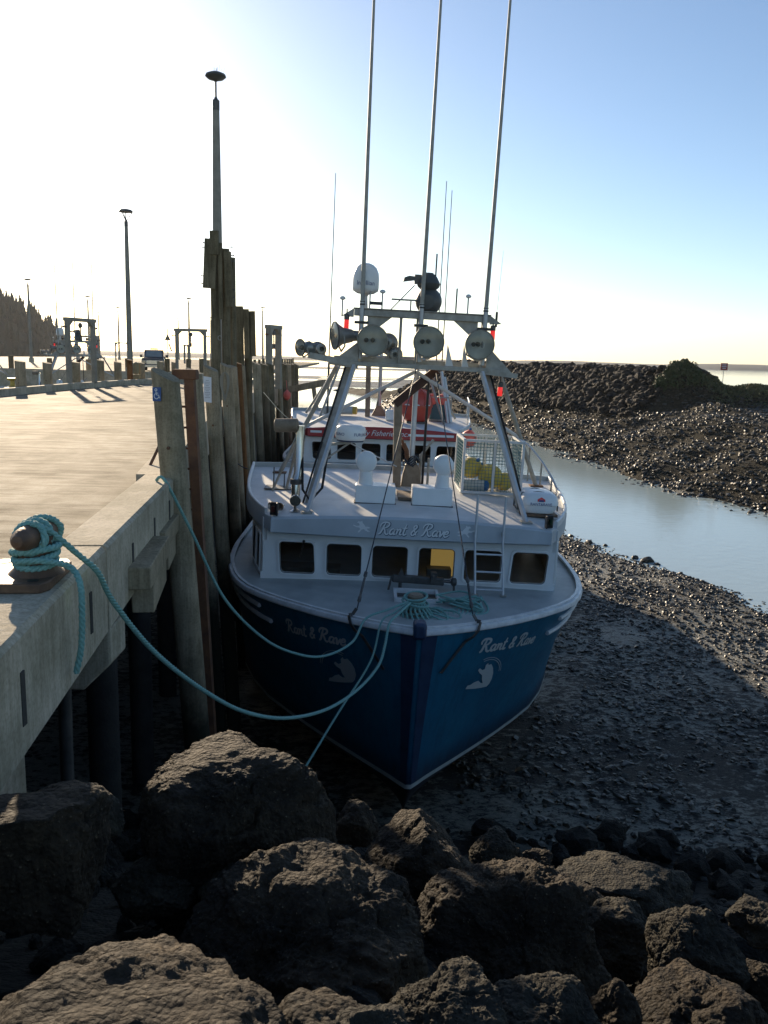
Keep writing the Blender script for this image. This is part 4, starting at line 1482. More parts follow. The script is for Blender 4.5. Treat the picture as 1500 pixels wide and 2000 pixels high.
# ------------------------------------------------------------------ pickup truck
def truck():
    t = thing('pickup_truck', 'dark blue pickup truck with amber roof light facing the camera', 'truck', (-21.6, 80.5, 0), R(13))
    g = G(); g.prism([(-.96, .45), (.96, .45), (1.0, .75), (.97, 1.12), (.9, 1.2), (-.9, 1.2), (-.97, 1.12), (-1.0, .75)], -2.4, .1, 'y'); g.obj('hood_body', M_truck, t, bevel=.04)
    g = G(); g.prism([(-2.4 + 2.5, 1.15), (2.0, 1.15), (2.0, 1.75), (1.75, 1.93), (.85, 1.93), (.1, 1.2)], -.86, .86, 'x')
    g.obj('cab', M_truck, t, bevel=.05)
    g = G(); g.box((0, 3.3, .95), (1.95, 2.9, .75)); g.obj('cargo_bed', M_truck, t, bevel=.04)
    g = G(); g.add([(-.76, .16, 1.27), (.76, .16, 1.27), (.68, .78, 1.86), (-.68, .78, 1.86)], [(0, 1, 2, 3)])
    g.v = [(x, y - .05, z + .02) for x, y, z in g.v]; g.obj('windscreen', M_lens, t)
    g = G(); g.box((0, -2.47, .82), (1.15, .1, .36)); g.obj('grille', M_chrome, t, bevel=.02)
    g = G(); g.box((0, -2.52, .48), (1.95, .2, .22)); g.obj('bumper', M_chrome, t, bevel=.03)
    for s in (-1, 1):
        g = G(); g.box((s*.78, -2.43, .85), (.34, .08, .26)); g.obj('headlight', M_lens, t, bevel=.02)
        g = G(); g.box((s*1.14, .35, 1.35), (.22, .12, .26)); g.bar((s*.9, .35, 1.3), (s*1.1, .35, 1.32), .04, .04); g.obj('mirror', M_black, t, bevel=.02)
        for y in (-1.6, 3.2):
            w = empty('wheel', (s*.86, y, .4)); w.parent = t
            g = G(); g.lathe([(.24, -.13), (.38, -.13), (.4, -.09), (.4, .09), (.38, .13), (.24, .13)], 20, (0, 0, 0), (1, 0, 0)); g.obj('tyre', M_tyre, w)
            g = G(); g.lathe([(.05, -.09), (.24, -.1), (.24, .1), (.05, .09)], 16, (0, 0, 0), (1, 0, 0)); g.obj('rim', M_galv, w)
    g = G(); g.box((0, 1.2, 2.02), (.7, .25, .12)); g.obj('roof_light', mat('amber_lens', (.8, .3, .02), rough=.3), t, bevel=.03)
truck()

# ------------------------------------------------------------------ cleat with rope
def cleat():
    t = thing('mooring_bollard', 'rusty iron mooring bollard on a bolted plate on the wharf kerb', 'bollard', (-2.2, 5.3, .2), R(6))
    g = G()
    pts = [(-.34, -.3), (.1, -.3), (.14, -.22), (.14, .3), (.1, .38), (-.32, .38), (-.4, .3), (-.4, -.22)]
    g.prism(pts, .0, .06); g.obj('base_plate', M_rust2, t, bevel=.008)
    for x, y in ((-.28, -.2), (.04, -.22), (-.28, .28), (.05, .28)):
        g = G(); g.lathe([(.034, 0), (.034, .004)], 14, (x, y, .0605)); g.obj('bolt_hole', M_black, t)
    g = G(); g.lathe([(.17, .06), (.13, .1), (.105, .16), (.1, .24), (.115, .3)], 24); g.obj('stem', M_rust2, t)
    g = G()
    prof = [(.002, -.31), (.035, -.3), (.062, -.25), (.075, -.17), (.082, -.08), (.084, 0), (.082, .08), (.075, .17), (.062, .25), (.035, .3), (.002, .31)]
    g.lathe(prof, 22, (0, .02, .3), (.08, 1, -.05), cap=False); g.obj('horn', M_rust2, t)
    C = Vector((-2.2, 5.3, .2))
    def P(x, y, z):
        return C + Matrix.Rotation(R(6), 3, 'Z') @ Vector((x, y, z))
    rt = thing('mooring_rope', 'thick teal rope wound on the rusty bollard and sagging across to the bow', 'rope')
    for k, (y0, rr, tilt) in enumerate(((-.11, .083, .06), (-.05, .088, .14), (.15, .086, .2))):
        pts = []
        for a in np.linspace(-.4, 2*PI + .2, 22):
            pts.append(P(rr*1.05*math.cos(a), y0 + tilt*math.sin(a + k)*.5 + .02*a/6, .3 + rr*1.08*math.sin(a)))
        rope_obj('turn', pts, .023, M_rope, .1, parent=rt)
    for k, z in enumerate((.13, .17, .215)):
        pts = [P((.118 + .01*k)*math.cos(a), (.122 + .01*k)*math.sin(a), z + .02*math.sin(a + k)) for a in np.linspace(0, 2*PI + .3, 22)]
        rope_obj('turn', pts, .023, M_rope, .1, parent=rt)
    r1 = [tuple(P(.02, -.12, .4)), tuple(P(.1, .0, .32)), (-2.0, 5.5, .33), (-1.94, 5.68, .17), (-1.93, 5.98, -.14), (-1.8, 6.55, -.71), (-1.57, 7.28, -1.32), (-1.32, 7.99, -1.82), (-1.01, 8.87, -2.26), (-.64, 9.96, -2.61), (-.29, 10.96, -2.74), (-.03, 11.7, -2.68), (.06, 12.08, -2.5), (.12, 12.34, -2.25), (.26, 12.65, -2.19), (.45, 13.12, -2.15)]
    rope_obj('span', r1, .021, M_rope, .13, parent=rt)
    r3 = [tuple(P(-.08, -.14, .16)), tuple(P(.1, -.16, .17)), (-1.99, 5.3, .3), (-1.9, 5.22, .22), (-1.885, 5.2, .05), (-1.9, 5.2, -.2), (-1.94, 5.2, -.37)]
    rope_obj('tail', r3, .021, M_rope, .12, parent=rt)
cleat()
rope_obj('mooring_rope', [(-2.62, 9.75, .21), (-2.5, 9.67, .22), (-2.27, 9.97, -.44), (-1.96, 10.34, -1.35), (-1.52, 10.86, -2.05), (-1.09, 11.37, -2.43), (-.76, 11.76, -2.56), (-.42, 12.2, -2.5), (-.24, 12.58, -2.26), (.1, 12.86, -2.19), (.42, 13.16, -2.14)], .019, M_rope, .11,
         'thinner teal rope hanging from beside the nearest pile to the bow')
rope_obj('mooring_rope', [(.42, 13.15, -2.15), (.2, 12.75, -2.2), (.0, 12.44, -2.26), (-.15, 12.05, -2.75), (-.6, 11.2, -3.25), (-1.25, 9.8, -3.95), (-1.8, 8.7, -4.5)], .016, M_rope, .1,
         'straight dark teal rope slanting down from the bow behind the boulder')

# ================================================================== FISHING BOATS
LEN = 13.0
RAILT = curve_of([(0, 0.03), (.22, .5), (.7, 1.22), (1.5, 2.12), (2.6, 2.98), (3.6, 3.34), (5, 3.58), (7, 3.7), (10, 3.7), (13, 3.55)])
BOOTT = curve_of([(0, 0.03), (.5, .4), (1.2, .93), (2.4, 1.8), (4, 2.78), (5.8, 3.35), (8, 3.5), (13, 3.3)])
SHEER = curve_of([(0, 3.66), (1, 3.6), (2, 3.55), (3.5, 3.5), (6, 3.42), (13, 3.3)])
BOOTW = .85
def hull_u(v, q):
    """half breadth at station v, level q (1 rail, 0 boot top, -1 keel)."""
    if q >= 0:
        vs_ = .5*(1 - q)
        s = max(v - vs_, 0)*LEN/(LEN - vs_)
        k = q**1.25
        return BOOTT(s)*(1 - k) + RAILT(s)*k
    vs_ = .5 + .75*(-q)
    s = max(v - vs_, 0)*LEN/(LEN - vs_)
    return BOOTT(s)*(1 - (-q)**1.7*.95)
def hull_w(v, q):
    return BOOTW + (SHEER(v) - BOOTW)*q if q >= 0 else BOOTW + q*(BOOTW - .04)
def hull_pt(v, w, side, off=0.0):
    q = (w - BOOTW)/(SHEER(v) - BOOTW)
    u = hull_u(v, q)
    e = .02
    dv = (hull_u(v + e, q) - hull_u(v - e, q))/(2*e)
    dw = (hull_u(v, min(q + .02, 1)) - hull_u(v, q - .02))/(hull_w(v, min(q + .02, 1)) - hull_w(v, q - .02))
    n = Vector((1, -dv, -dw)).normalized()
    return Vector((side*(u + n.x*off), v + n.y*off, w + n.z*off))
VST = [0, .06, .15, .3, .5, .75, 1.05, 1.4, 1.8, 2.3, 2.9, 3.6, 4.5, 5.5, 7, 9, 11, 13]

def hull_strip(levels, off=0.0):
    g = G()
    for side in (-1, 1):
        V, Fc = [], []
        for q in levels:
            vs_ = .5*(1 - q) if q >= 0 else .5 + .75*(-q)
            for v in VST:
                vv = vs_ + v*(LEN - vs_)/LEN
                p = Vector((side*(hull_u(vv, q) + off), vv - (off if v < .3 else 0), hull_w(vv, q)))
                V.append(p)
        n = len(VST)
        for r in range(len(levels) - 1):
            for i in range(n - 1):
                Fc.append((r*n + i, r*n + i + 1, (r + 1)*n + i + 1, (r + 1)*n + i))
        g.add(V, Fc)
    # join the two sides at the stem and the transom
    k, n = len(levels), len(VST)
    b = k*n
    for r in range(k - 1):
        g.f.append((r*n, b + r*n, b + (r + 1)*n, (r + 1)*n))
        g.f.append((r*n + n - 1, (r + 1)*n + n - 1, b + (r + 1)*n + n - 1, b + r*n + n - 1))
    return g

ROOFW = curve_of([(3.12, 2.5), (3.25, 2.62), (3.45, 2.74), (4, 2.98), (4.8, 3.22), (6, 3.4), (8, 3.55)])
def roof_z(u, v):
    h = ROOFW(v)
    return 4.66 + .062*(v - 3.12) + (.13 - .012*(v - 3.12))*(1 - (u/h)**2)

def text_mesh(body, size, shear=0.0, align='CENTER', extrude=0.0):
    c = bpy.data.curves.new('t', 'FONT')
    c.body = body
    c.size = size
    c.shear = shear
    c.align_x = align
    c.align_y = 'CENTER'
    c.extrude = extrude
    c.resolution_u = 3
    o = bpy.data.objects.new('t', c)
    COL.objects.link(o)
    dg = bpy.context.evaluated_depsgraph_get()
    dg.update()
    me = bpy.data.meshes.new_from_object(o.evaluated_get(dg))
    bpy.data.objects.remove(o)
    V = [tuple(v.co) for v in me.vertices]
    Fc = [tuple(p.vertices) for p in me.polygons]
    bpy.data.meshes.remove(me)
    return V, Fc

SCRIPT = {
 'R': (.84, [[(.0, .6), (-.02, .8), (.12, .97), (.36, 1.0), (.6, .93), (.63, .74), (.48, .57), (.24, .5)], [(.3, .93), (.22, .5), (.12, .1), (-.02, 0)], [(.24, .5), (.4, .38), (.5, .12), (.66, 0), (.8, .08)]]),
 'a': (.5, [[(.38, .42), (.22, .48), (.06, .36), (.03, .15), (.14, .01), (.28, .08), (.38, .3), (.41, .47)], [(.41, .47), (.36, .2), (.4, .02), (.52, .06)]]),
 'n': (.54, [[(.0, .4), (.1, .46), (.11, .22), (.09, .0)], [(.1, .22), (.22, .43), (.35, .44), (.37, .3), (.35, .1), (.43, .0), (.54, .06)]]),
 't': (.36, [[(.16, .88), (.1, .3), (.12, .05), (.22, 0), (.36, .08)], [(-.02, .55), (.32, .58)]]),
 '&': (.56, [[(.5, .0), (.14, .55), (.12, .75), (.24, .84), (.34, .74), (.3, .6), (.06, .28), (.05, .1), (.18, 0), (.34, .1), (.46, .36)]]),
 'v': (.44, [[(-.02, .4), (.08, .47), (.14, .2), (.18, 0), (.32, .28), (.4, .48)]]),
 'e': (.42, [[(.03, .2), (.28, .27), (.3, .42), (.18, .48), (.05, .34), (.03, .14), (.14, .0), (.3, .04), (.42, .16)]]),
 ' ': (.34, [])}
def script_strokes(text, h, shear=.28):
    x, out = 0, []
    for ch in text:
        adv, st = SCRIPT[ch]
        for s in st:
            out.append([((x + px)*h + shear*py*h, py*h) for px, py in s])
        x += adv
    return out, x*h
def script_obj(name, text, h, place, m, parent, width=.105, shear=.28):
    st, L = script_strokes(text, h, shear)
    g = G()
    for s in st:
        flat_stroke(g, [(x - L/2, y - h*.45) for x, y in s], lambda t: h*width*(.72 + .5*math.sin(PI*min(max(t, .05), .95))), place)
    return g.obj(name, m, parent)

HORSE = [(-.5, -.02), (-.33, .06), (-.2, .05), (-.1, .2), (-.02, .28), (.0, .42), (.08, .36), (.22, .38), (.3, .28), (.18, .24), (.14, .12), (.3, .08), (.5, .16), (.52, .1), (.32, -.0), (.16, -.02), (.1, -.12), (.22, -.24), (.2, -.34), (.12, -.28), (.02, -.14), (-.12, -.1), (-.2, -.2), (-.34, -.26), (-.48, -.24), (-.36, -.18), (-.26, -.06), (-.36, -.06)]
FIGURE = [(-.62, -.52), (-.56, -.38), (-.44, -.36), (-.3, -.26), (-.12, -.2), (.02, -.3), (.12, -.3), (.02, -.14), (-.02, .02), (-.16, .1), (-.26, .22), (-.2, .3), (-.08, .22), (.02, .26), (.02, .42), (.1, .5), (.14, .42), (.26, .46), (.4, .3), (.5, .1), (.54, -.14), (.5, -.34), (.4, -.46), (.1, -.5), (-.2, -.52)]

def win_frame(parent, c, w, h, m_frame, glass, skew=0.0, depth=.03, name='window', yfront=0.0, r=.07):
    """rounded window: frame ring standing proud and a set-back pane. Local axes: x right, z up, facing -y."""
    win = empty(name, (c[0], c[1], c[2]))
    win.parent = parent
    def rr(W, H, rad):
        P = []
        for (cx, cz, a0) in ((W/2 - rad, H/2 - rad, 0), (-W/2 + rad, H/2 - rad, 90), (-W/2 + rad, -H/2 + rad, 180), (W/2 - rad, -H/2 + rad, 270)):
            for k in range(6):
                a = R(a0 + k*18)
                x, z = cx + rad*math.cos(a), cz + rad*math.sin(a)
                P.append((x - skew*(z/h)*(1 if skew else 0), z))
        return P
    O, I = rr(w + .07, h + .07, r + .03), rr(w - .03, h - .03, r)
    n = len(O)
    g = G()
    V = [(x, yfront - depth, z) for x, z in O] + [(x, yfront - depth, z) for x, z in I] + [(x, yfront + .05, z) for x, z in I] + [(x, yfront + .002, z) for x, z in O]
    Fc = []
    for i in range(n):
        j = (i + 1) % n
        Fc += [(i, j, n + j, n + i), (n + i, n + j, 2*n + j, 2*n + i), (3*n + i, 3*n + j, j, i)]
    g.add(V, Fc)
    g.obj('frame', m_frame, win)
    g = G()
    g.add([(x, yfront + .01, z) for x, z in I], [tuple(range(n))])
    g.obj('pane', glass, win)
    g = G()
    K = rr(w - .005, h - .005, r + .01)
    g.add([(x, yfront - depth - .001, z) for x, z in K] + [(x, yfront - depth - .001, z) for x, z in I], [(i, (i + 1) % n, n + (i + 1) % n, n + i) for i in range(n)])
    g.obj('gasket', M_rubber, win)
    if name == 'front_window' and c[0] < -2:
        g = G(); g.sphere((.12, yfront - depth - .02, h/2 + .02), .028, 10, 8); g.bar((.12, yfront - depth - .015, h/2), (.05, yfront - depth - .006, -.02), .012, .01); g.obj('wiper', M_black, win)
    return win

WINS = [(-2.43, -1.78, .045), (-1.555, -.9, .01), (-.70, -.035, .0), (.17, .85, -.0), (1.035, 1.735, -.0), (1.925, 2.6, -.04)]

def base_boat(root, mhull, mvisor, mroof, full=True, lit=True):
    hull_strip([0, .15, .3, .45, .6, .75, .88, 1]).obj('hull', mhull, root, 60)
    hull_strip([-1, -.85, -.6, -.35, -.15, 0]).obj('hull_bottom', M_bottom, root, 60)
    hull_strip([.0, .03], .014).obj('boot_stripe', M_stripe, root, 60)
    # foredeck
    g = G()
    V, Fc = [], []
    st = [.12, .3, .6, 1, 1.5, 2, 2.6, 3.3, 4.2, 5.5, 7, 9, 11, 13]
    for v in st:
        hb = RAILT(v) - .04
        for k in range(9):
            u = -1 + k/4
            V.append((u*hb, v, SHEER(v) - .06 + .06*(1 - u*u)))
    for i in range(len(st) - 1):
        for k in range(8):
            Fc.append((i*9 + k, i*9 + k + 1, (i + 1)*9 + k + 1, (i + 1)*9 + k))
    g.add(V, Fc)
    g.obj('foredeck', M_cream, root)
    pathR = [(RAILT(v), v, SHEER(v)) for v in np.concatenate([np.linspace(0.0, 1, 12)**1.6, np.linspace(1.1, 13, 26)])]
    for s in (-1, 1):
        P = [(s*a, b, c) for a, b, c in pathR]
        if s > 0:
            P = P[::-1]
        # path runs so that its right is outboard
        P2 = P if s < 0 else P
        sg_ = 1 if s < 0 else 1
        g = G()
        prof = [(-.05, -.085), (.02, -.085), (.032, -.07), (.032, -.025), (.012, .005), (-.05, .005)]
        if s < 0:
            prof = [(-a, b) for a, b in prof]
        else:
            prof = [(-a, b) for a, b in prof]
        g.sweep(P2, [(a if s < 0 else a, b) for a, b in prof])
        g.obj('guard_rail', M_trim, root)
        g = G()
        prof = [(-.09, .006), (-.09, .035), (-.04, .035), (-.04, .006)]
        prof = [(-a, b) for a, b in prof]
        g.sweep(P2[1:] if s < 0 else P2[:-1], prof)
        g.obj('toe_rail', M_trim, root)
    # wheelhouse: front wall pieces round six openings
    zb, zs, zh, zt = 3.28, 3.585, 4.19, 4.52
    g = G()
    g.box((0, 3.44, (zb + zs)/2), (5.56, .08, zs - zb))
    g.box((0, 3.44, (zh + zt)/2), (5.36, .08, zt - zh))
    xs = [-2.74] + [e for w in WINS for e in w[:2]] + [2.74]
    for i in range(0, len(xs), 2):
        g.box(((xs[i] + xs[i + 1])/2, 3.44, (zs + zh)/2), (xs[i + 1] - xs[i], .078, zh - zs))
    g.obj('front_wall', M_white, root)
    for s in (-1, 1):
        g = G()
        pl_ = [(2.76, 3.42), (3.12, 4.9), (3.26, 8.0), (3.2, 8.0), (3.04, 4.95), (2.68, 3.5)]
        g.prism([(s*a, b) for a, b in pl_], zb, zt + .1)
        g.obj('side_wall', M_white, root)
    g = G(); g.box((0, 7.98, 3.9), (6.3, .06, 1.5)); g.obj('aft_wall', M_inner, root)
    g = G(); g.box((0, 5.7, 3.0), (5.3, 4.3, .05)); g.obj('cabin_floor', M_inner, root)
    for i, (a, b, sk) in enumerate(WINS):
        win_frame(root, ((a + b)/2, 3.4, (zs + zh)/2), b - a, zh - zs, M_white, M_glass, sk, name='front_window')
    # side windows
    for s in (-1, 1):
        for (v0, v1) in ((3.62, 4.1), (4.25, 4.78), (5.1, 6.0), (6.2, 7.2)):
            def pos(v, off):
                u = np.interp(v, [3.42, 4.9, 8], [2.76, 3.12, 3.26])
                return s*(u + off)
            win = empty('side_window', (0, 0, 0)); win.parent = root
            g = G()
            g.add([(pos(v0, .012), v0, 3.55), (pos(v1, .012), v1, 3.55), (pos(v1, .012), v1, 4.26), (pos(v0, .012), v0, 4.26)], [(0, 1, 2, 3)])
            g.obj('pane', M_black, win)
            g = G()
            for (A, B) in (((v0, 3.55), (v1, 3.55)), ((v0, 4.26), (v1, 4.26)), ((v0, 3.55), (v0, 4.26)), ((v1, 3.55), (v1, 4.26))):
                g.bar((pos(A[0], .012), A[0], A[1]), (pos(B[0], .012), B[0], B[1]), .03, .04)
            g.obj('frame', M_white, win)
    # roof
    g = G()
    vv = [3.12, 3.2, 3.3, 3.45, 3.7, 4, 4.4, 4.8, 5.3, 6, 7, 8]
    V, Fc = [], []
    for v in vv:
        for k in range(17):
            u = (-1 + k/8)*ROOFW(v)
            V.append((u, v + (.1*(abs(k - 8)/8)**2 if v < 3.15 else 0), roof_z(u, v)))
    for i in range(len(vv) - 1):
        for k in range(16):
            Fc.append((i*17 + k, i*17 + k + 1, (i + 1)*17 + k + 1, (i + 1)*17 + k))
    g.add(V, Fc)
    g.obj('roof', mroof, root)
    # fascia (visor) round front and sides
    g = G()
    out = [(-ROOFW(v), v) for v in vv[::-1]][:-1]
    front = [((-1 + k/8)*ROOFW(3.12), 3.12 + .1*(abs(k - 8)/8)**2) for k in range(17)]
    out = out + front + [(ROOFW(v), v) for v in vv[1:]]
    V, Fc = [], []
    for (u, v) in out:
        up = roof_z(u, v)
        fr = 1 if v < 3.24 else 0
        V += [(u, v, up + .004), (u*1.004, v - .05*fr, up - .04), (u*1.004, v - .06*fr, 4.40 + .062*(max(v, 3.12) - 3.12)), (u*.985, v - .01*fr, 4.37 + .062*(max(v, 3.12) - 3.12)), (u*.95, v + .12*fr, 4.375 + .062*(max(v, 3.12) - 3.12))]
    n5 = 5
    for i in range(len(out) - 1):
        for k in range(n5 - 1):
            Fc.append((i*n5 + k, (i + 1)*n5 + k, (i + 1)*n5 + k + 1, i*n5 + k + 1))
    g.add(V, Fc)
    g.obj('visor', mvisor, root, 30)
    g = G()
    V = []
    for v in vv:
        V += [(-ROOFW(v)*.96, max(v, 3.2), 4.38 + .062*(v - 3.12)), (ROOFW(v)*.96, max(v, 3.2), 4.38 + .062*(v - 3.12))]
    g.add(V, [(2*i, 2*i + 1, 2*i + 3, 2*i + 2) for i in range(len(vv) - 1)])
    g.obj('soffit', M_white, root)
    # raised lip along sides and back of the roof
    for s in (-1, 1):
        g = G()
        P = [(s*(ROOFW(v) - .03), v, roof_z(ROOFW(v) - .03, v)) for v in np.linspace(3.45, 7.96, 16)]
        g.sweep(P, [(-.03, -.02), (-.03, .1), (-.015, .115), (.015, .115), (.03, .1), (.03, -.02)])
        g.obj('roof_lip', M_trim, root)
    g = G()
    P = [(u, 7.97, roof_z(u, 8) + .0) for u in np.linspace(-3.5, 3.5, 13)]
    g.sweep(P, [(-.04, -.3), (-.04, .1), (.04, .1), (.04, -.3)])
    g.obj('roof_back_lip', M_cream, root)
    return root

def boat_matrix(o, yaw, lst):
    return Matrix.Translation(Vector(o)) @ Matrix.Rotation(-R(yaw), 4, 'Z') @ Matrix.Rotation(R(lst), 4, 'Y')

def floodlight(root, c, d, r, name='floodlight', L=.42):
    t = empty(name, c)
    t.parent = root
    d = Vector(d).normalized()
    g = G()
    prof = [(.05, -L*1.2), (.1, -L*1.18), (.11, -L*.85), (.13, -L*.8), (r*.62, -L*.35), (r*.93, -L*.05), (r, 0), (r*1.03, .0), (r*1.03, .03), (r*.97, .03)]
    g.lathe(prof, 32, (0, 0, 0), d, cap=False)
    g.obj('reflector_bowl', M_reflect, t)
    g = G()
    g.lathe([(r*.97, .022), (r*.75, .036), (r*.4, .046), (.003, .05)], 32, (0, 0, 0), d, cap=False)
    g.obj('lens', M_lampglass, t)
    g = G()
    g.lathe([(r*.96, .02), (r*.9, -L*.06), (r*.6, -L*.36), (r*.3, -L*.6), (.02, -L*.68)], 32, (0, 0, 0), d, cap=False)
    g.obj('reflector', M_reflect2, t)
    g = G()
    xx, yy, _d = frame_of(d)
    g.lathe([(.03, 0), (.045, .06), (.045, .16), (.02, .2)], 12, -d*L*.66, d)
    g.lathe([(r*.14, 0), (r*.16, .02), (r*.1, .05)], 12, xx*r*.42 - d*L*.12, d)
    g.obj('bulb', M_dgrey, t)
    g = G()
    x, y, dd = frame_of(d)
    for s in (-1, 1):
        q = x*(s*r*.78) - d*L*.25
        g.tube([q, q + Vector((0, 0, -r*.75)) - d*.03, Vector((0, 0, -r*1.15)) - d*L*.3], .018, 6)
    g.obj('yoke', M_alu_dull, t)
    g = G()
    g.lathe([(r*1.03, 0), (r*1.045, .01), (r*1.045, .025), (r*1.03, .034)], 32, (0, 0, 0), d, cap=False)
    g.obj('rim', M_darkmetal, t)
    return t

def gantry(root, full=True):
    rear = []
    # front twin legs, rear legs
    for s, fx, fv in ((-1, -1.95, 3.42), (1, 2.16, 3.5)):
        top = (-1.22, 5.25, 7.46) if s < 0 else (1.36, 5.25, 7.46)
        g = G(); g.bar((fx, fv, roof_z(fx, fv)), top, .06, .085); g.obj('mast_leg', M_alu, root)
        f2 = (fx + s*.03, fv + .75, roof_z(fx, fv + .75))
        t2 = (top[0] - .12 if s < 0 else top[0] + .16, 5.6, 7.42)
        g = G(); g.bar(f2, t2, .12, .05); g.obj('mast_leg', M_alu_dull, root)
        g = G(); g.tube([Vector(f2) + Vector((.1*s, 0, 0)), (Vector(f2) + Vector(t2))/2 + Vector((.09*s, -.03, 0)), Vector(t2) + Vector((.07*s, 0, 0))], .022, 6); g.obj('cable', M_rubber, root)
        fr = (-2.83, 7.2, roof_z(-2.83, 7.2)) if s < 0 else (3.05, 7.15, roof_z(3.05, 7.15))
        tr = (-1.6, 6.0, 7.42) if s < 0 else (1.85, 6.0, 7.42)
        g = G(); g.tube([fr, tr], .05, 12); g.obj('mast_leg', M_alu_dull, root)
        g = G(); g.box((fr[0], fr[1], fr[2] + .015), (.3, .22, .03)); g.obj('foot_plate', M_rust, root)
        mid = Vector(fr)*.55 + Vector(tr)*.45
        g = G(); g.tube([mid, (.05, 5.75, 7.4)], .04, 10); g.obj('brace', M_alu, root)
        g = G(); g.bar((fx, fv, roof_z(fx, fv)), (fx, fv, roof_z(fx, fv) + .03), .2, .2); g.obj('foot_plate', M_alu_dull, root)
    # lower platform
    g = G()
    g.box((.0, 5.45, 7.5), (3.5, .34, .09))
    g.box((.0, 5.62, 7.58), (3.3, .06, .12))
    g.obj('lower_crossbeam', M_alu_dull, root, bevel=.008)
    g = G(); g.bar((-1.3, 5.45, 7.5), (-2.15, 5.3, 7.62), .3, .12); g.prism([(-1.15, 7.4), (-1.75, 7.46), (-1.15, 7.95)], 5.3, 5.34, 'y'); g.obj('light_arm', M_alu_dull, root)
    g = G(); g.bar((1.3, 5.45, 7.48), (2.1, 5.4, 7.42), .3, .1); g.prism([(1.45, 7.45), (2.05, 7.42), (1.45, 8.0)], 5.38, 5.42, 'y'); g.obj('light_arm', M_alu_dull, root)
    for (x, w) in ((.62, .16), (.95, .14)):
        g = G(); g.prism([(x, 7.55), (x + w, 7.55), (x + .02, 8.0)], 5.35, 5.37, 'y'); g.obj('spike_fin', M_alu, root)
    # upper frame
    for u in (-1.12, -.32, .02, 1.36):
        g = G(); g.tube([(u, 5.5, 7.5), (u, 5.5, 8.5)], .05 if u in (-1.12, 1.36) else .03, 10); g.obj('upper_post', M_alu_dull, root)
    for s, u in ((-1, -1.0), (1, 1.24)):
        g = G(); g.prism([(u, 8.46), (u - s*.5, 8.46), (u, 8.05)], 5.47, 5.51, 'y'); g.obj('gusset', M_alu_dull, root)
    g = G(); g.box((.1, 5.5, 8.52), (2.75, .2, .13)); g.box((.1, 5.5, 8.60), (2.78, .26, .02)); g.obj('upper_crossbeam', M_alu_dull, root, bevel=.006)
    for s in (-1, 1):
        g = G()
        g.prism([(.1 + s*1.38, 8.6), (.1 + s*1.62, 8.44), (.1 + s*1.38, 8.42)], 5.46, 5.54, 'y')
        g.obj('end_bracket', M_alu_dull, root)
    # floodlights
    floodlight(root, (-.88, 5.12, 7.97), (-.03, -1, -.08), .30)
    floodlight(root, (.24, 5.12, 8.0), (.0, -1, -.1), .30)
    floodlight(root, (1.26, 5.12, 8.0), (.1, -1, -.08), .29)
    floodlight(root, (-1.62, 5.3, 8.03), (-.95, -.32, -.05), .27)
    floodlight(root, (-2.3, 5.2, 7.76), (-.8, -.62, -.05), .165, L=.25)
    floodlight(root, (-2.0, 5.9, 7.74), (-.3, .9, -.05), .16, L=.25)
    floodlight(root, (-.4, 5.85, 7.72), (0, 1, 0), .16, L=.2)
    floodlight(root, (-.55, 5.95, 7.95), (.1, 1, 0), .2, L=.25)
    # whip antennas
    for i, (u, du, k) in enumerate(((-1.12, -.06, 0), (.08, .02, 0), (1.37, .05, 0))):
        a = empty('whip_antenna', (u, 5.38, 7.6)); a.parent = root
        g = G(); g.tube([(0, 0, 0), (0, 0, 1.15)], .05, 12); g.obj('base_section', M_galv, a)
        g = G(); g.tube([(0, 0, 1.1), (du*.5, 0, 4), (du, .0, 8.4)], [.045, .036, .02], 10); g.obj('rod', M_alu_dull, a)
        g = G(); g.tube([(0, 0, 1.06), (0, 0, 1.09)], .056, 12); g.tube([(0, 0, 1.12), (0, 0, 1.14)], .054, 12); g.obj('ferrule', M_black, a)
        g = G(); g.box((0, .02, .72), (.28, .2, .05)); g.obj('clamp', M_black, a)
    # satellite dome
    d = empty('satellite_dome', (-1.07, 5.72, 8.6)); d.parent = root
    g = G(); g.lathe([(.07, -.05), (.06, .1), (.05, .26), (.11, .33)], 18); g.obj('pedestal', M_trim, d)
    g = G(); g.lathe([(.17, .31), (.255, .36), (.27, .42), (.27, .62), (.255, .72), (.21, .82), (.14, .88), (.06, .91), (.002, .915)], 36, cap=False); g.obj('radome', M_white, d, 60)
    g = G()
    Vt, Ft = text_mesh('Intellian', .125)
    g.add([(.274*math.sin(x/.274), -.274*math.cos(x/.274), .5 + y) for x, y, z in Vt], Ft); g.obj('lettering', M_navy, d)
    # big dark searchlight assembly on the crossbar
    d = empty('deck_searchlight', (.2, 5.62, 8.62)); d.parent = root
    g = G(); g.lathe([(.03, -.27), (.14, -.26), (.23, -.17), (.27, -.02), (.27, .06), (.22, .16), (.1, .22)], 26, (.02, 0, .2), (.15, .9, .1)); g.obj('lamp_drum', M_dgrey, d)
    g = G(); g.lathe([(.1, 0), (.22, .1), (.24, .17), (.17, .3), (.08, .38)], 20, (0, 0, .38)); g.obj('rotator', M_dgrey, d)
    g = G(); g.box((-.22, 0, .62), (.14, .16, .18)); g.prism([(-.28, .6), (-.52, .56), (-.5, .64), (-.4, .68), (-.28, .67)], -.06, .06, 'y'); g.obj('loudhailer', M_darkmetal, d)
    g = G(); g.bar((-.34, -.05, .18), (-.34, -.05, .0), .03, .03); g.box((-.36, -.05, .2), (.75, .1, .03)); g.obj('open_array_radar', M_alu_dull, d)
    g = G(); g.tube([(-.28, 0, .5), (-.75, 0, -.02)], .012, 6); g.obj('strut', M_darkmetal, d)
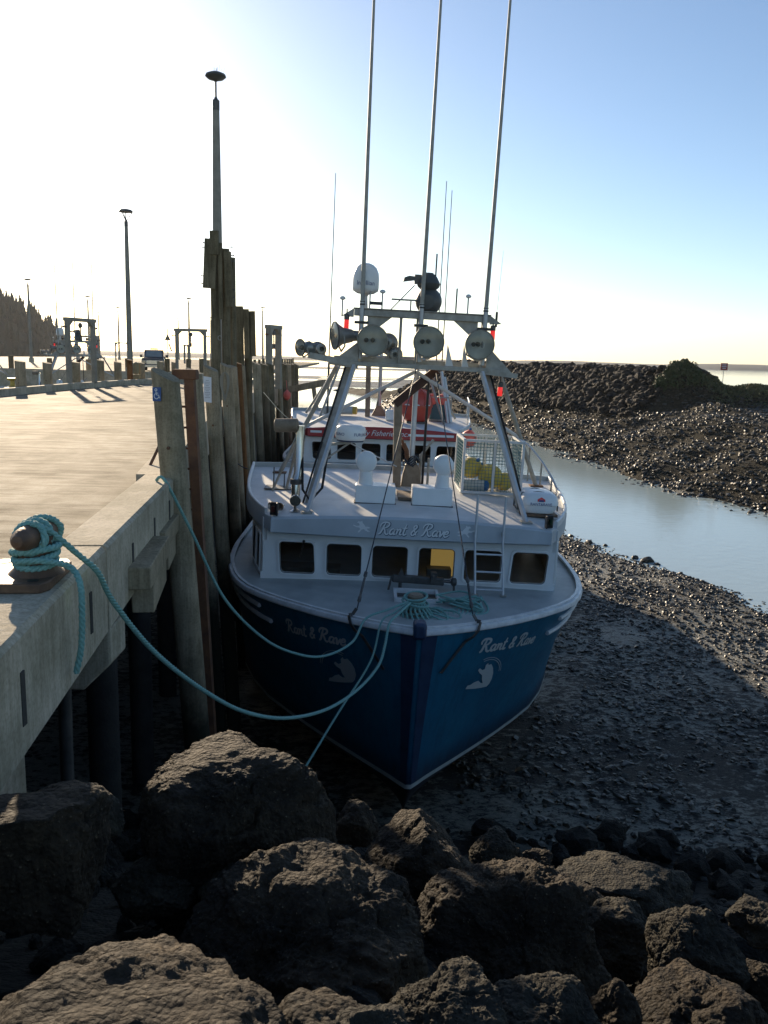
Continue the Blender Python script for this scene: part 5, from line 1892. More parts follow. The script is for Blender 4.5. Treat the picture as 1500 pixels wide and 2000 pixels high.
    # small antennas
    for (u, h, kind) in ((-1.52, .35, 1), (-.97, .35, 1), (-.72, .34, 2), (1.02, .34, 1), (.78, .5, 0), (.33, 1.15, 0)):
        a = empty('small_antenna', (u, 5.55, 8.6 if u > -1.4 else 8.42)); a.parent = root
        g = G(); g.tube([(0, 0, 0), (0, 0, h)], .016, 8); g.obj('stem', M_darkmetal if kind == 0 else M_galv, a)
        if kind:
            g = G(); g.lathe([(.02, 0), (.06, .02), (.06, .05), (.03, .075), (.002, .08)], 14, (0, 0, h - .02), cap=False); g.obj('head', M_trim, a)
        if kind == 2:
            g = G(); g.box((-.12, 0, .12), (.24, .1, .06)); g.obj('camera', M_black, a)
    a = empty('small_antenna', (1.62, 5.55, 8.38)); a.parent = root
    g = G(); g.tube([(0, 0, 0), (0, 0, .3)], .025, 8); g.obj('base', M_black, a)
    g = G(); g.tube([(0, 0, .3), (.04, 0, 1.5)], [.006, .003], 5); g.obj('rod', M_trim, a)
    # red lamps
    for (u, v, w) in ((-1.42, 5.45, 8.28), (1.55, 5.45, 8.22), (1.78, 5.4, 7.1)):
        a = empty('red_lamp', (u, v, w)); a.parent = root
        g = G(); g.lathe([(.045, -.1), (.05, -.09), (.05, .07), (.045, .08)], 16); g.obj('lens', M_redlit, a)
        g = G(); g.lathe([(.055, .08), (.055, .17), (.03, .19)], 16); g.tube([(0, 0, .18), (0, .05, .3)], .014, 6); g.obj('cap', M_darkmetal, a)

# ------------------------------------------------------------------ main boat
MA = boat_matrix((.47, 12.3, -6.0), -1.5, 1.7)
boat = thing('fishing_boat', 'blue hulled fishing boat with white wheelhouse resting on the mud beside the wharf', 'boat', M=MA)
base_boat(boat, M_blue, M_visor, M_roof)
gantry(boat)
def bpart(name, parent=boat, loc=(0, 0, 0)):
    e = empty(name, loc)
    e.parent = parent
    return e
# stem guard
g = G()
for s in (-1, 1):
    V = []
    for q in np.linspace(0, 1, 12):
        vs_ = .5*(1 - q)
        for dv in (0, .05, .11):
            V.append((s*(hull_u(vs_ + dv, q) + .012), vs_ + dv - .012, hull_w(vs_ + dv, q)))
    g.add(V, [(r*3 + k, r*3 + k + 1, r*3 + k + 4, r*3 + k + 3) for r in range(11) for k in (0, 1)])
g.obj('stem_band', M_bluedark, boat)
g = G(); g.box((0, .06, 3.66), (.2, .28, .26)); g.obj('stem_pad', M_bluedark, boat, bevel=.05)
# spray rails on the quarter
for s in (-1, 1):
    for (v0, v1, w) in ((2.3, 8.0, 3.27), (2.2, 8.0, 3.02)):
        g = G()
        P = [hull_pt(v, w, s, .02) for v in np.linspace(v0, v1, 22)]
        g.tube(P, .04, 8); g.obj('spray_rail', M_trim, boat)
# chain plates and stays
for s, u, v, top in ((-1, -.95, .55, (.03, 5.3, 7.45)), (1, .86, .48, (.45, 5.4, 7.4))):
    st_ = bpart('forestay')
    q = Vector((s*(RAILT(v) + .055), v, SHEER(v) + .06))
    g = G()
    P = [Vector((s*(RAILT(v) - .06), v + .05, SHEER(v) + .16)), Vector((s*(RAILT(v) + .0), v + .02, SHEER(v) + .065)), q]
    P += [hull_pt(v - (.0 if s > 0 else 0) - .02*k, SHEER(v) - .04 - .1*k, s, .075 if k < 2 else .02) for k in range(0, 8)]
    for i in range(len(P) - 1):
        g.bar(P[i], P[i + 1], .06, .014, (s*.8, -.6, 0))
    g.obj('strap', M_darkmetal, st_)
    a = Vector((s*(RAILT(v) - .07), v + .06, SHEER(v) + .16))
    top = Vector(top)
    g = G(); g.tube([a, top], .011, 6); g.obj('wire', M_wire, st_)
    d = (top - a).normalized()
    g = G()
    for k in (.12, .62):
        g.lathe([(.014, 0), (.03, .02), (.03, .1), (.014, .12)], 8, a + d*k, d)
    g.lathe([(.02, 0), (.02, .38)], 8, a + d*.22, d)
    g.obj('turnbuckle', M_darkmetal, st_)
# deck bitt
bt = bpart('deck_bitt', boat, (-.02, 1.0, 3.5))
g = G(); g.lathe([(.12, 0), (.115, .3), (.13, .33), (.13, .42), (.1, .45)], 20); g.obj('post', M_brown, bt)
g = G(); g.prism([(-.3, -.28), (.28, -.28), (.2, .3), (-.22, .3)], -.02, .03); g.obj('base', M_darkmetal, bt)
# fore hatch
ht = bpart('fore_hatch', boat, (.08, 2.2, 3.53))
g = G()
for s in (-1, 1):
    g.box((s*.37, 0, .04), (.05, .7, .1)); g.box((0, s*.33, .04), (.78, .05, .1))
g.obj('coaming', M_trim, ht)
g = G(); g.box((0, 0, .005), (.7, .6, .01)); g.obj('opening', M_black, ht)
g = G(); g.box((-.17, -.28, .1), (.3, .04, .02)); g.box((.2, -.3, .1), (.25, .04, .02)); g.obj('latch', M_chrome, ht)
# anchor windlass behind the hatch
wl_ = bpart('anchor_winch', boat, (.12, 2.85, 3.56))
g = G(); g.bar((-.45, 0, .16), (.5, .05, .12), .12, .14); g.obj('beam', M_darkmetal, wl_, bevel=.02)
g = G(); g.tube([(.45, .02, .14), (.68, .02, .12)], .03, 8); g.lathe([(.05, -.05), (.075, -.03), (.075, .03), (.05, .05)], 14, (.68, .02, .13), (1, 0, 0)); g.tube([(.68, .02, .12), (.69, .0, -.06)], .022, 8); g.obj('drum', M_darkmetal, wl_)
g = G(); g.prism([(-.38, .1), (-.2, .1), (-.29, .36)], -.06, .06, 'y'); g.tube([(-.46, -.06, .2), (-.52, -.1, -.08)], .02, 8); g.tube([(-.3, 0, .1), (-.3, -.02, -.06)], .03, 8); g.obj('fairlead', M_darkmetal, wl_)
g = G(); g.box((.3, .0, .2), (.1, .16, .2)); g.lathe([(.02, 0), (.02, .02)], 10, (.3, -.09, .24), (0, -1, 0)); g.obj('bracket', M_darkmetal, wl_)
# ladder up to the roof
ld = bpart('roof_ladder')
for u in (1.15, 1.66):
    g = G(); g.tube([(u + .02, 2.65, 3.52), (u, 3.0, 4.45), (u, 3.02, 5.28)], .023, 10); g.obj('rail', M_alu, ld)
    g = G(); g.box((u + .02, 2.65, 3.535), (.12, .08, .02)); g.obj('foot', M_alu_dull, ld)
    g = G(); g.tube([(u, 3.0, 4.5), (u, 3.12, 4.6)], .018, 8); g.obj('clip', M_alu_dull, ld)
for k in range(3):
    z = 3.62 + k*.3
    v = 2.65 + (z - 3.52)*.35/.93
    g = G(); g.tube([(1.17, v, z), (1.67, v, z)], .019, 8); g.obj('rung', M_alu, ld)
# navigation light boxes
for s, c in ((-1, mat('dark_red_lens', (.06, .008, .008), rough=.3)), (1, mat('dark_green_lens', (.006, .03, .015), rough=.3))):
    nb = bpart('navigation_light', boat, (s*2.55, 3.32, 4.74))
    g = G(); g.box((0, 0, .07), (.15, .05, .24)); g.box((-s*.06, -.07, .07), (.03, .12, .24)); g.obj('screen', M_black, nb, bevel=.01)
    g = G(); g.lathe([(.035, 0), (.035, .1)], 12, (s*.02, -.06, .02)); g.obj('lens', c, nb)
# lettering
def vplace(cx, h0):
    def f(x, y):
        u = cx + x
        v = 3.12 + .1*(abs(u)/ROOFW(3.12))**2
        return (u, v - .062, h0 + y + .12*(1 - (u/2.5)**2)*.5)
    return f
def vplace2(cx, h0):
    f0 = vplace(cx, h0)
    def f(x, y):
        a = f0(x, y)
        return (a[0] + .006, a[1] + .003, a[2] - .006)
    return f
script_obj('lettering_outline', 'Rant & Rave', .225, vplace2(.02, 4.52), M_outline, boat, .2)
script_obj('lettering', 'Rant & Rave', .225, vplace(.02, 4.52), M_letter, boat, .12)
for s, cx in ((-1, -.92), (1, .98)):
    f = vplace(cx, 4.53)
    g = G(); g.add([f(x*.32*s, y*.3) for x, y in HORSE], [tuple(range(len(HORSE)))]); g.obj('horse_emblem', M_letter, boat)
def hplace(side, v0, w0, rise, off=.012, kx=.58):
    def f(x, y):
        v = v0 + x*kx - .35*y
        return hull_pt(v, w0 + y + rise*x, side, off)
    return f
script_obj('lettering', 'Rant & Rave', .245, hplace(1, 1.29, 3.13, -.13, kx=.84), M_letter_dim, boat, .15, .12)
def mirror(fn):
    return lambda x, y: fn(-x, y)
script_obj('lettering', 'Rant & Rave', .245, mirror(hplace(-1, 1.3, 3.14, -.1, kx=.76)), M_letter_dim, boat, .15, .2)
for s in (-1, 1):
    f = hplace(s, 1.08, 2.6, -.3, kx=.95)
    g = G()
    g.add([f(x*.5*(1 if s > 0 else -1), y*.5) for x, y in FIGURE], [tuple(range(len(FIGURE)))])
    for rr in (.3, .34):
        flat_stroke(g, [(.1 + rr*math.cos(a), .02 + rr*math.sin(a)) for a in np.linspace(.2, 2.1, 9)], .012, f)
    g.obj('figure_emblem', M_letter_dim, boat)
# cabin clutter seen through the windows; panel's added glow stands in for backlight
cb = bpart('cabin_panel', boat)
g = G(); g.box((.72, 4.15, 3.84), (.5, .03, .72)); g.obj('glow_panel', M_warm, cb)
g = G(); g.box((.6, 3.8, 3.58), (.46, .3, .28)); g.box((.5, 3.63, 3.68), (.14, .02, .1)); g.obj('console', M_mast, cb)
g = G(); g.box((-1.9, 4.2, 3.4), (1.2, .5, .3)); g.box((-2.3, 3.9, 4.1), (.18, .05, .12)); g.obj('chart_table', M_brown, cb)
# vents
for u0 in (-.685, .43):
    vt = bpart('cowl_vent', boat, (u0, 4.5, roof_z(u0, 4.5)))
    g = G(); g.box((0, 0, .15), (.78, .56, .36)); g.obj('box', M_white, vt, bevel=.012)
    dx = -.2 if u0 < 0 else .2
    g = G(); g.lathe([(.15, .32), (.135, .42), (.125, .62)], 22, (dx, 0, 0)); g.obj('pipe', M_white, vt)
    g = G(); g.lathe([(.02, -.15), (.17, -.145), (.2, -.11), (.205, .05), (.19, .11), (.1, .14), (.02, .15)], 28, (dx, 0, .77), (0, 1, 0)); g.obj('cowl', M_white, vt, 50)
    g = G(); g.box((0, 0, -.02), (.82, .6, .03)); g.obj('gasket', M_rubber, vt)
# mast post, davit and gear amidships
dv = bpart('davit', boat, (0, 6.0, 0))
g = G(); g.bar((-.2, 0, 4.85), (-.27, 0, 6.78), .17, .16, (0, 1, 0)); g.obj('post', M_brown, dv)
g = G(); g.bar((-.33, 0, 6.7), (.5, -.1, 7.46), .17, .18, (0, 1, 0)); g.obj('boom', mat('dark_rusty_boom', (.07, .03, .018), (.035, .016, .012), 5, .75), dv)
ms = bpart('centre_mast', boat, (.1, 6.15, 0))
g = G(); g.tube([(0, 0, 4.85), (0, 0, 7.5)], .055, 14); g.obj('pole', M_alu, ms)
g = G(); g.prism([(-.22, 4.85), (.24, 4.85), (.2, 5.25), (.13, 5.42), (-.13, 5.42), (-.18, 5.2)], -.1, .1, 'y'); g.obj('block', M_brown, ms, bevel=.02)
for k in range(6):
    P = [(.02*k - .05 + .13*math.cos(a), .13*math.sin(a), 5.44 + .02*k + .07*math.sin(2*a + k)) for a in np.linspace(0, 2*PI, 16)]
    g = G(); g.tube(P, .014, 6); g.obj('rope_turn', M_wire, ms)
g = G(); g.tube([(-.2, 0, 5.85), (-.12, 0, 5.7), (-.1, 0, 5.5)], .05, 8); g.tube([(-.24, 0, 5.95), (-.2, 0, 5.84)], .03, 8); g.obj('pulley', M_rust, ms)
g = G(); g.tube([(.36, 6.2, 4.85), (.36, 6.1, 7.4)], .028, 8); g.obj('dark_pole', M_black, boat)
g.v = []; 
for k, (u, w, top) in enumerate(((.3, .05, 5.62), (.48, .04, 5.55))):
    g = G(); g.tube([(u, 6.3, 4.85), (u, 6.3, top)], w*.7, 8); g.obj('short_post', M_alu_dull, boat)
g = G(); g.tube([(.3, 6.3, 5.6), (.56, 6.35, 5.95)], .03, 8); g.obj('handle_bar', M_alu_dull, boat)
g = G(); g.box((.0, 5.0, roof_z(0, 5) + .03), (.45, .9, .05)); g.obj('deck_board', M_brown, boat)
# exhaust and chrome searchlight on the left
ex = bpart('exhaust_pipe', boat, (-2.23, 4.15, roof_z(-2.2, 4.1)))
g = G(); g.tube([(0, 0, 0), (0, 0, .35), (0, .03, .45), (.03, .12, .6), (.05, .14, 1.5)], .085, 16); g.obj('pipe', M_chrome, ex)
g = G(); g.lathe([(.11, 0), (.115, .02), (.115, .09), (.11, .1)], 18, (0, .02, .38)); g.obj('flange', M_darkmetal, ex)
g = G(); g.lathe([(.1, -.1), (.13, -.08), (.13, .34), (.1, .36)], 18, (-.1, .14, 1.5), (-1, .05, -.06)); g.obj('outlet_drum', M_brown, ex)
g = G(); g.tube([(0, .14, 1.35), (-.5, .5, .15)], .025, 8); g.tube([(.0, .2, 1.2), (-.28, 1.2, .1)], .03, 8); g.obj('strut', M_alu_dull, ex)
g = G(); g.tube([(.1, .1, .9), (.14, -.1, .3), (.3, -.2, .1), (.5, .2, .3), (.6, .3, 1.2)], .025, 8); g.obj('hose', M_rubber, ex)
sl = bpart('chrome_searchlight', boat, (-2.18, 3.52, roof_z(-2.2, 3.52)))
g = G(); g.lathe([(.09, 0), (.1, .015), (.06, .04), (.03, .06), (.03, .14)], 18); g.obj('base', M_chrome, sl)
g = G(); g.lathe([(.03, -.16), (.08, -.14), (.1, -.06), (.105, .08), (.1, .1)], 24, (0, 0, .22), (.05, -1, 0)); g.obj('head', M_chrome, sl)
hn = bpart('chrome_horn', boat, (-2.62, 3.75, roof_z(-2.6, 3.75)))
g = G(); g.lathe([(.09, 0), (.05, .06), (.02, .16), (.02, .34)], 16, (0, -.15, .08), (.3, 1, 0)); g.lathe([(.02, 0), (.02, .08)], 8); g.lathe([(.08, 0), (.04, .06), (.02, .2)], 16, (.14, -.12, .07), (.3, 1, 0)); g.obj('trumpet', M_chrome, hn)
vn = bpart('fin_vent', boat, (-2.8, 5.6, roof_z(-2.8, 5.6)))
for k in range(2):
    g = G(); g.prism([(-.14, 0), (.14, 0), (.02, .42 - .12*k), (-.06, .44 - .12*k)], -.01 + .22*k, .01 + .22*k, 'x')
    g.v = [(x, y*.5 + .1*x, z) for x, y, z in g.v]; g.obj('fin', M_dgrey, vn)
g = G(); g.box((.2, 0, .01), (.75, .5, .02)); g.obj('plate', M_darkmetal, vn)
# radar dome on the left leg
rd = bpart('radar_dome', boat, (-1.23, 5.0, 5.98))
g = G(); g.lathe([(.26, .0), (.29, .02), (.305, .08), (.305, .2), (.29, .26), (.22, .3), (.002, .32)], 40, cap=False); g.obj('radome', M_white, rd, 50)
g = G(); g.lathe([(.2, -.03), (.27, -.02), (.275, .015)], 40); g.obj('underside', M_bluedark, rd)
g = G()
Vt, Ft = text_mesh('FURUNO', .085)
for a0 in (-.95, .8):
    g.add([(.309*math.sin(x/.309 + a0), -.309*math.cos(x/.309 + a0), .13 + y) for x, y, z in Vt], Ft)
g.obj('lettering', M_navy, rd)
g = G(); g.bar((0, .0, -.04), (-.45, -.15, -.1), .1, .05); g.tube([(0, 0, -.05), (-.55, -.1, -.45)], .02, 8); g.obj('bracket', M_alu_dull, rd)
g = G(); g.tube([(0, 0, -.06), (1.0, .9, -.6)], .014, 6); g.obj('stay_rod', M_alu, rd)
# handrail at the aft right of the roof
hr = bpart('roof_handrail')
P = [(2.75, 8.0, 5.95), (2.95, 7.7, 5.78), (3.15, 7.2, 5.5), (3.3, 6.7, 5.2), (3.36, 6.4, 5.0)]
g = G(); g.tube(P, .024, 8); g.obj('top_rail', M_alu, hr)
for p in P[:4]:
    g = G(); g.tube([p, (p[0], p[1], roof_z(p[0], p[1]))], .02, 8); g.obj('stanchion', M_alu_dull, hr)

# ---- loose gear lying on the boat (own things)
def on_boat(loc, rz=0.0, rx=0.0, ry=0.0, M=MA):
    return M @ Matrix.Translation(Vector(loc)) @ Euler((rx, ry, rz)).to_matrix().to_4x4()
cg = thing('gear_cage', 'aluminium framed cage with blue wire mesh on the wheelhouse roof', 'cage', M=on_boat((1.78, 6.3, roof_z(1.78, 6.3))))
cx, cy, ch = .62, .7, 1.12
for sx in (-1, 1):
    for sy in (-1, 1):
        g = G(); g.box((sx*cx, sy*cy, ch/2), (.055, .055, ch)); g.obj('corner_post', M_alu, cg)
for sx in (-1, 1):
    for z in (.03, ch):
        g = G(); g.box((sx*cx, 0, z), (.05, 1.34, .05)); g.obj('rail', M_alu, cg)
for sy in (-1, 1):
    for z in (.03, ch):
        g = G(); g.box((0, sy*cy, z), (1.18, .05, .05)); g.obj('rail', M_alu, cg)
    g = G(); g.box((0.02, sy*cy, ch/2), (.05, .05, ch - .06)); g.obj('mid_post', M_alu, cg)
for k in range(4):
    g = G()
    horiz = k < 2
    s = (-1, 1)[k % 2]
    Lx = cx if horiz else cy
    m_ = np.arange(-Lx + .05, Lx - .02, .07)
    for a in m_:
        p0 = (a, s*cy, .05) if horiz else (s*cx, a, .05)
        g.bar(p0, (p0[0], p0[1], ch - .03), .008, .008)
    for z in np.arange(.08, ch - .03, .07):
        p0, p1 = ((-Lx, s*cy, z), (Lx, s*cy, z)) if horiz else ((s*cx, -Lx, z), (s*cx, Lx, z))
        g.bar(p0, p1, .008, .008)
    g.obj('mesh_panel', M_net, cg)
def buoy(name, loc, r, m, label, rx=0.0, ry=0.0, group='buoys in the cage'):
    t = thing(name, label, 'buoy', M=on_boat(loc, 0, rx, ry), group=group)
    g = G(); g.lathe([(.03, -r*1.08), (r*.3, -r*.98), (r*.72, -r*.7), (r*.98, -r*.2), (r, .05*r), (r*.9, r*.48), (r*.62, r*.85), (r*.26, r*1.08), (r*.14, r*1.2), (.03, r*1.25)], 24); g.obj('float', m, t, 50)
    g = G(); g.lathe([(r*.16, r*1.18), (r*.18, r*1.25), (r*.14, r*1.42), (.01, r*1.45)], 12); g.obj('eye', M_fblue, t)
buoy('float_buoy', (1.42, 6.3, roof_z(1.4, 6.3) + .45), .23, M_buoyyel, 'yellow buoy at the upper left inside the roof cage', .7, .5)
buoy('float_buoy', (1.82, 6.1, roof_z(1.8, 6.1) + .33), .26, M_buoyyel, 'largest yellow buoy in the middle of the roof cage', -.5, -.7)
buoy('float_buoy', (2.14, 6.2, roof_z(2.1, 6.2) + .22), .2, M_buoyyel, 'yellow buoy half hidden behind the mast leg in the cage', .5, 1.0)
buoy('float_buoy', (2.0, 6.65, roof_z(2, 6.7) + .2), .19, M_bluedark, 'dark blue buoy at the bottom of the roof cage', 1.2, .3)
buoy('red_buoy', (1.42, 7.15, roof_z(1.4, 7.2) + .95), .19, M_buoyred, 'bright red buoy hung at the back corner of the roof cage', .2, .1)
fd = thing('fender', 'grey cylindrical fender with a blue end at the bottom of the cage', 'fender', M=on_boat((1.45, 5.98, roof_z(1.45, 6) + .13), R(20)))
g = G(); g.lathe([(.05, -.3), (.1, -.27), (.125, -.18), (.125, .24)], 20, (0, 0, 0), (.75, -.5, .05)); g.obj('body', M_fender, fd)
g = G(); g.lathe([(.125, .241), (.12, .3), (.08, .33), (.03, .34)], 20, (0, 0, 0), (.75, -.5, .05)); g.obj('blue_end', M_fblue, fd)
# life raft case
lr = thing('life_raft', 'white life raft case strapped on the right of the wheelhouse roof', 'life raft', M=on_boat((2.5, 4.42, roof_z(2.5, 4.42) + .06)))
g = G()
def rbox(w, l, z0, z1, k=1.0):
    return [(-w*k, -l), (w*k, -l), (w*k, l), (-w*k, l)]
V, Fc = [], []
lv = [(.30, .44, 0.0), (.335, .48, .06), (.36, .51, .16)]
lv2 = [(.375, .525, .165), (.375, .525, .2), (.355, .5, .3), (.31, .45, .36), (.22, .36, .39)]
for nm, ll in (('lower_shell', lv), ('upper_shell', lv2)):
    g = G()
    n = 32
    V = []
    for (a, b, z) in ll:
        for j in range(n):
            t = 2*PI*j/n
            c_, s_ = math.cos(t), math.sin(t)
            e = .38
            V.append((a*math.copysign(abs(c_)**e, c_), b*math.copysign(abs(s_)**e, s_), z))
    Fc = [(i*n + j, i*n + (j + 1) % n, (i + 1)*n + (j + 1) % n, (i + 1)*n + j) for i in range(len(ll) - 1) for j in range(n)]
    Fc += [tuple(range(n))[::-1], tuple((len(ll) - 1)*n + j for j in range(n))]
    g.add(V, Fc); g.obj(nm, M_white, lr, 35)
for y in (-.22, .22):
    g = G()
    P = [(-.39, y, .02), (-.385, y, .2), (-.33, y, .36), (0, y, .4), (.33, y, .36), (.385, y, .2), (.39, y, .02)]
    for i in range(len(P) - 1):
        g.bar(P[i], P[i + 1], .03, .008, (0, 1, 0) if False else (0, 0, 1))
    g.obj('strap', M_darkmetal, lr)
g = G(); g.box((0, 0, -.035), (.7, .95, .05)); g.obj('cradle', M_rust2, lr)
g = G()
Vt, Ft = text_mesh('RANT&RAVE', .075)
g.add([(x, -.527 + .0, .19 + y) for x, y, z in Vt], Ft)
g.v = [(x, y - .004, z + .0) for x, y, z in g.v]; g.obj('lettering', M_navy, lr)
g = G(); g.add([(-.075, -.527, .245), (.075, -.527, .245), (.075, -.518, .285), (0, -.51, .33), (-.075, -.518, .285)], [(0, 1, 2, 3, 4)]); g.obj('logo_roof', M_red, lr)
g = G(); g.add([(-.05, -.531, .24), (.05, -.531, .24), (.05, -.526, .275), (-.05, -.526, .275)], [(0, 1, 2, 3)]); g.obj('logo_body', M_navy, lr)
# ropes on the bow
rb = thing('bow_rope', 'tangle of teal rope wound round the deck bitt at the bow', 'rope')
def W(p, M=MA):
    return tuple(M @ Vector(p))
for k in range(8):
    z = 3.56 + .05*k
    r = .15 + .03*(k % 3)
    rope_obj('turn', [W((-.02 + r*math.cos(a), 1.0 + r*math.sin(a), z + .03*math.sin(a + k))) for a in np.linspace(0, 2*PI + .4, 18)], .02, M_rope, .1, parent=rb)
for k in range(9):
    a0 = -2.9 + k*.33
    rope_obj('tail', [W((-.02 + .14*math.cos(a0), 1.0 + .14*math.sin(a0), 3.82)), W((-.02 + .24*math.cos(a0), 1.0 + .24*math.sin(a0), 3.7)), W((.1 + .3*math.cos(a0 + .2), 1.0 + .3*math.sin(a0 + .2), 3.55)), W((.4 + .1*k, .95 + .06*k, 3.56)), W((.6 + .08*k, 1.2 + .15*k, 3.57))], .018, M_rope, .1, parent=rb)
rc = thing('rope_heap', 'loose heap of teal rope on the foredeck by the ladder', 'rope')
for k in range(18):
    cx_, cy_ = (.82 + .14*math.sin(k*2.1), 1.75 + .16*math.cos(k*1.7)) if k < 12 else (.36 + .1*math.sin(k*2.1), 1.15 + .12*math.cos(k*1.7))
    ra, rb_ = random.uniform(.14, .3), random.uniform(.12, .3)
    ph = random.uniform(0, 6)
    z0 = 3.565 + .012*(k % 12)
    rope_obj('loop', [W((cx_ + ra*math.cos(a + ph), cy_ + rb_*math.sin(a), z0 + .03*math.sin(2*a + ph))) for a in np.linspace(0, 2*PI*.92, 12)], .017, M_rope, .1, parent=rc)
rope_obj('mooring_line', [(-4.05, 21.5, -.2), (-3.8, 20.9, -.75), (-3.5, 20.5, -.95), (-3.28, 20.3, -1.02)], .012, M_wire, .08, 'dark thin line sagging from a pile to the roof corner of the blue boat', strands=1)
rope_obj('mooring_line', [(-4.55, 32, .3), (-3.7, 29.8, -.2), (-2.9, 28, -.6)], .014, M_rope2, .08, 'thin green line from the row of piles to the red trimmed boat', strands=1)

# ------------------------------------------------------------------ red and white boat behind
MB_ = boat_matrix((-.12, 26.7, -5.5), -1.5, 1.0)
boat2 = thing('fishing_boat', 'white fishing boat with a red roof band moored behind the blue one', 'boat', M=MB_)
base_boat(boat2, M_redpaint, M_redpaint, M_roof)
for a, b in ((-2.5, -2.1), (.9, 2.5)):
    g = G()
    V = []
    for u in np.linspace(a, b, 8):
        v = 3.12 + .1*(abs(u)/ROOFW(3.12))**2 - .066
        V += [(u, v, 4.52), (u, v, 4.6)]
    g.add(V, [(2*i, 2*i + 2, 2*i + 3, 2*i + 1) for i in range(7)])
    g.obj('white_stripe', M_letter, boat2)
for s in (-1, 1):
    g = G()
    V = []
    for v in np.linspace(3.35, 6.5, 10):
        u = s*(ROOFW(v)*1.004 + .006)
        V += [(u, v, 4.52 + .06*(v - 3.1)), (u, v, 4.6 + .06*(v - 3.1))]
    g.add(V, [(2*i, 2*i + 2, 2*i + 3, 2*i + 1) for i in range(9)]); g.obj('white_stripe', M_letter, boat2)
Vt, Ft = text_mesh('Family Fisheries Inc.', .27, .35)
g = G(); g.add([(x*.92 - .1, 3.12 - .066 + .1*(abs(x - .1)/ROOFW(3.12))**2, 4.58 + y) for x, y, z in Vt], Ft); g.obj('lettering', M_letter, boat2)
def b2(name, loc=(0, 0, 0)):
    e = empty(name, loc); e.parent = boat2; return e
g = G(); g.bar((-.52, 6.2, 4.8), (-.56, 6.2, 7.4), .19, .16, (0, 1, 0)); g.obj('mast_post', M_brown, boat2)
dm = b2('derrick', (-.08, 6.6, 4.85))
g = G(); g.tube([(0, 0, 0), (0, 0, 3.0)], .07, 12); g.obj('pole', M_galv, dm)
g = G(); g.prism([(-.35, 0), (.35, 0), (.1, .5), (-.1, .5)], -.1, .1, 'y'); g.obj('foot', M_brown, dm)
g = G(); g.tube([(-.15, 0, .1), (.0, 0, .9), (.3, -.1, 1.3)], .05, 8); g.obj('boom', M_dgrey, dm)
for u, v, w0, h in ((-2.05, 6.2, 6.9, 6.8), (2.0, 6.2, 6.0, 7.6), (2.22, 6.25, 6.0, 7.3)):
    a = b2('whip_antenna', (u, v, w0))
    g = G(); g.tube([(0, 0, -2.1 if w0 < 6.5 else -2.2), (0, 0, 0)], .04, 8); g.obj('base_section', M_darkmetal, a)
    g = G(); g.tube([(0, 0, 0), (.05, 0, h)], [.026, .012], 8); g.obj('rod', M_darkmetal, a)
for s in (-1, 1):
    for (p0, p1) in (((2.3, 5.0, 4.85), (1.5, 6.0, 7.2)), ((2.9, 6.8, 4.95), (1.5, 6.1, 7.2))):
        g = G(); g.tube([(s*p0[0], p0[1], p0[2]), (s*p1[0], p1[1], p1[2])], .045, 10); g.obj('mast_leg', M_alu_dull, boat2)
g = G(); g.tube([(-1.6, 6.05, 7.2), (1.6, 6.05, 7.2)], .05, 10); g.obj('crossbar', M_alu_dull, boat2)
for k, (u, w) in enumerate(((2.5, 1.9), (2.62, 1.7))):
    g = G(); g.tube([(u, 5.6, 4.85), (u - .3, 5.9, 4.85 + w)], .06, 10); g.obj('trolling_pole', M_alu, boat2)
rl = b2('roof_railing')
for k, v in enumerate((5.2, 6.0, 6.8, 7.6)):
    g = G(); g.tube([(ROOFW(v) - .08, v, roof_z(3, v)), (ROOFW(v) - .08, v, roof_z(3, v) + .8)], .02, 8); g.obj('stanchion', M_alu, rl)
g = G(); g.tube([(ROOFW(v) - .08, v, roof_z(3, v) + .8) for v in (5.2, 6, 6.8, 7.6)], .022, 8); g.obj('top_rail', M_alu, rl)
def on_b2(loc, rz=0, rx=0, ry=0):
    return on_boat(loc, rz, rx, ry, MB_)
lr2 = thing('rescue_pod', 'big round red fibreglass raft pod on the roof of the far boat', 'raft pod', M=on_b2((1.25, 5.0, roof_z(1.2, 5) + .0)))
g = G()
for i in range(1):
    g.lathe([(.3, .02), (.45, .12), (.55, .36), (.575, .58)], 30); g.obj('lower_shell', M_raftred, lr2)
g = G(); g.lathe([(.6, .58), (.6, .64), (.575, .65), (.55, .85), (.47, 1.05), (.32, 1.18), (.1, 1.24)], 30); g.obj('upper_shell', M_raftred, lr2)
for a in (0, 1.05, 2.1):
    g = G()
    P = [(r*math.cos(a), r*math.sin(a), z) for r, z in ((-.6, .6), (-.56, .87), (-.48, 1.07), (-.32, 1.2), (0, 1.26), (.32, 1.2), (.48, 1.07), (.56, .87), (.6, .6))]
    g.tube(P, .018, 6); g.obj('rib', M_raftred, lr2)
for a in (-2.2, -1.6, -.9):
    g = G(); g.tube([(.61*math.cos(a - .15), .61*math.sin(a - .15), .66), (.63*math.cos(a), .63*math.sin(a), .68), (.61*math.cos(a + .15), .61*math.sin(a + .15), .66)], .022, 6); g.obj('grab_line', M_trim, lr2)
g = G(); g.box((0, 0, .02), (.7, .7, .06)); g.obj('cradle', M_dgrey, lr2)
cr = thing('net_crate', 'blue netted crate of gear beside the red raft pod', 'crate', M=on_b2((2.2, 6.0, roof_z(2.2, 6))))
g = G()
for sx in (-1, 1):
    for sy in (-1, 1):
        g.box((sx*.4, sy*.3, .45), (.05, .05, .9))
for z in (.05, .9):
    for s in (-1, 1):
        g.box((0, s*.3, z), (.8, .045, .045)); g.box((s*.4, 0, z), (.045, .6, .045))
g.obj('frame', M_alu_dull, cr)
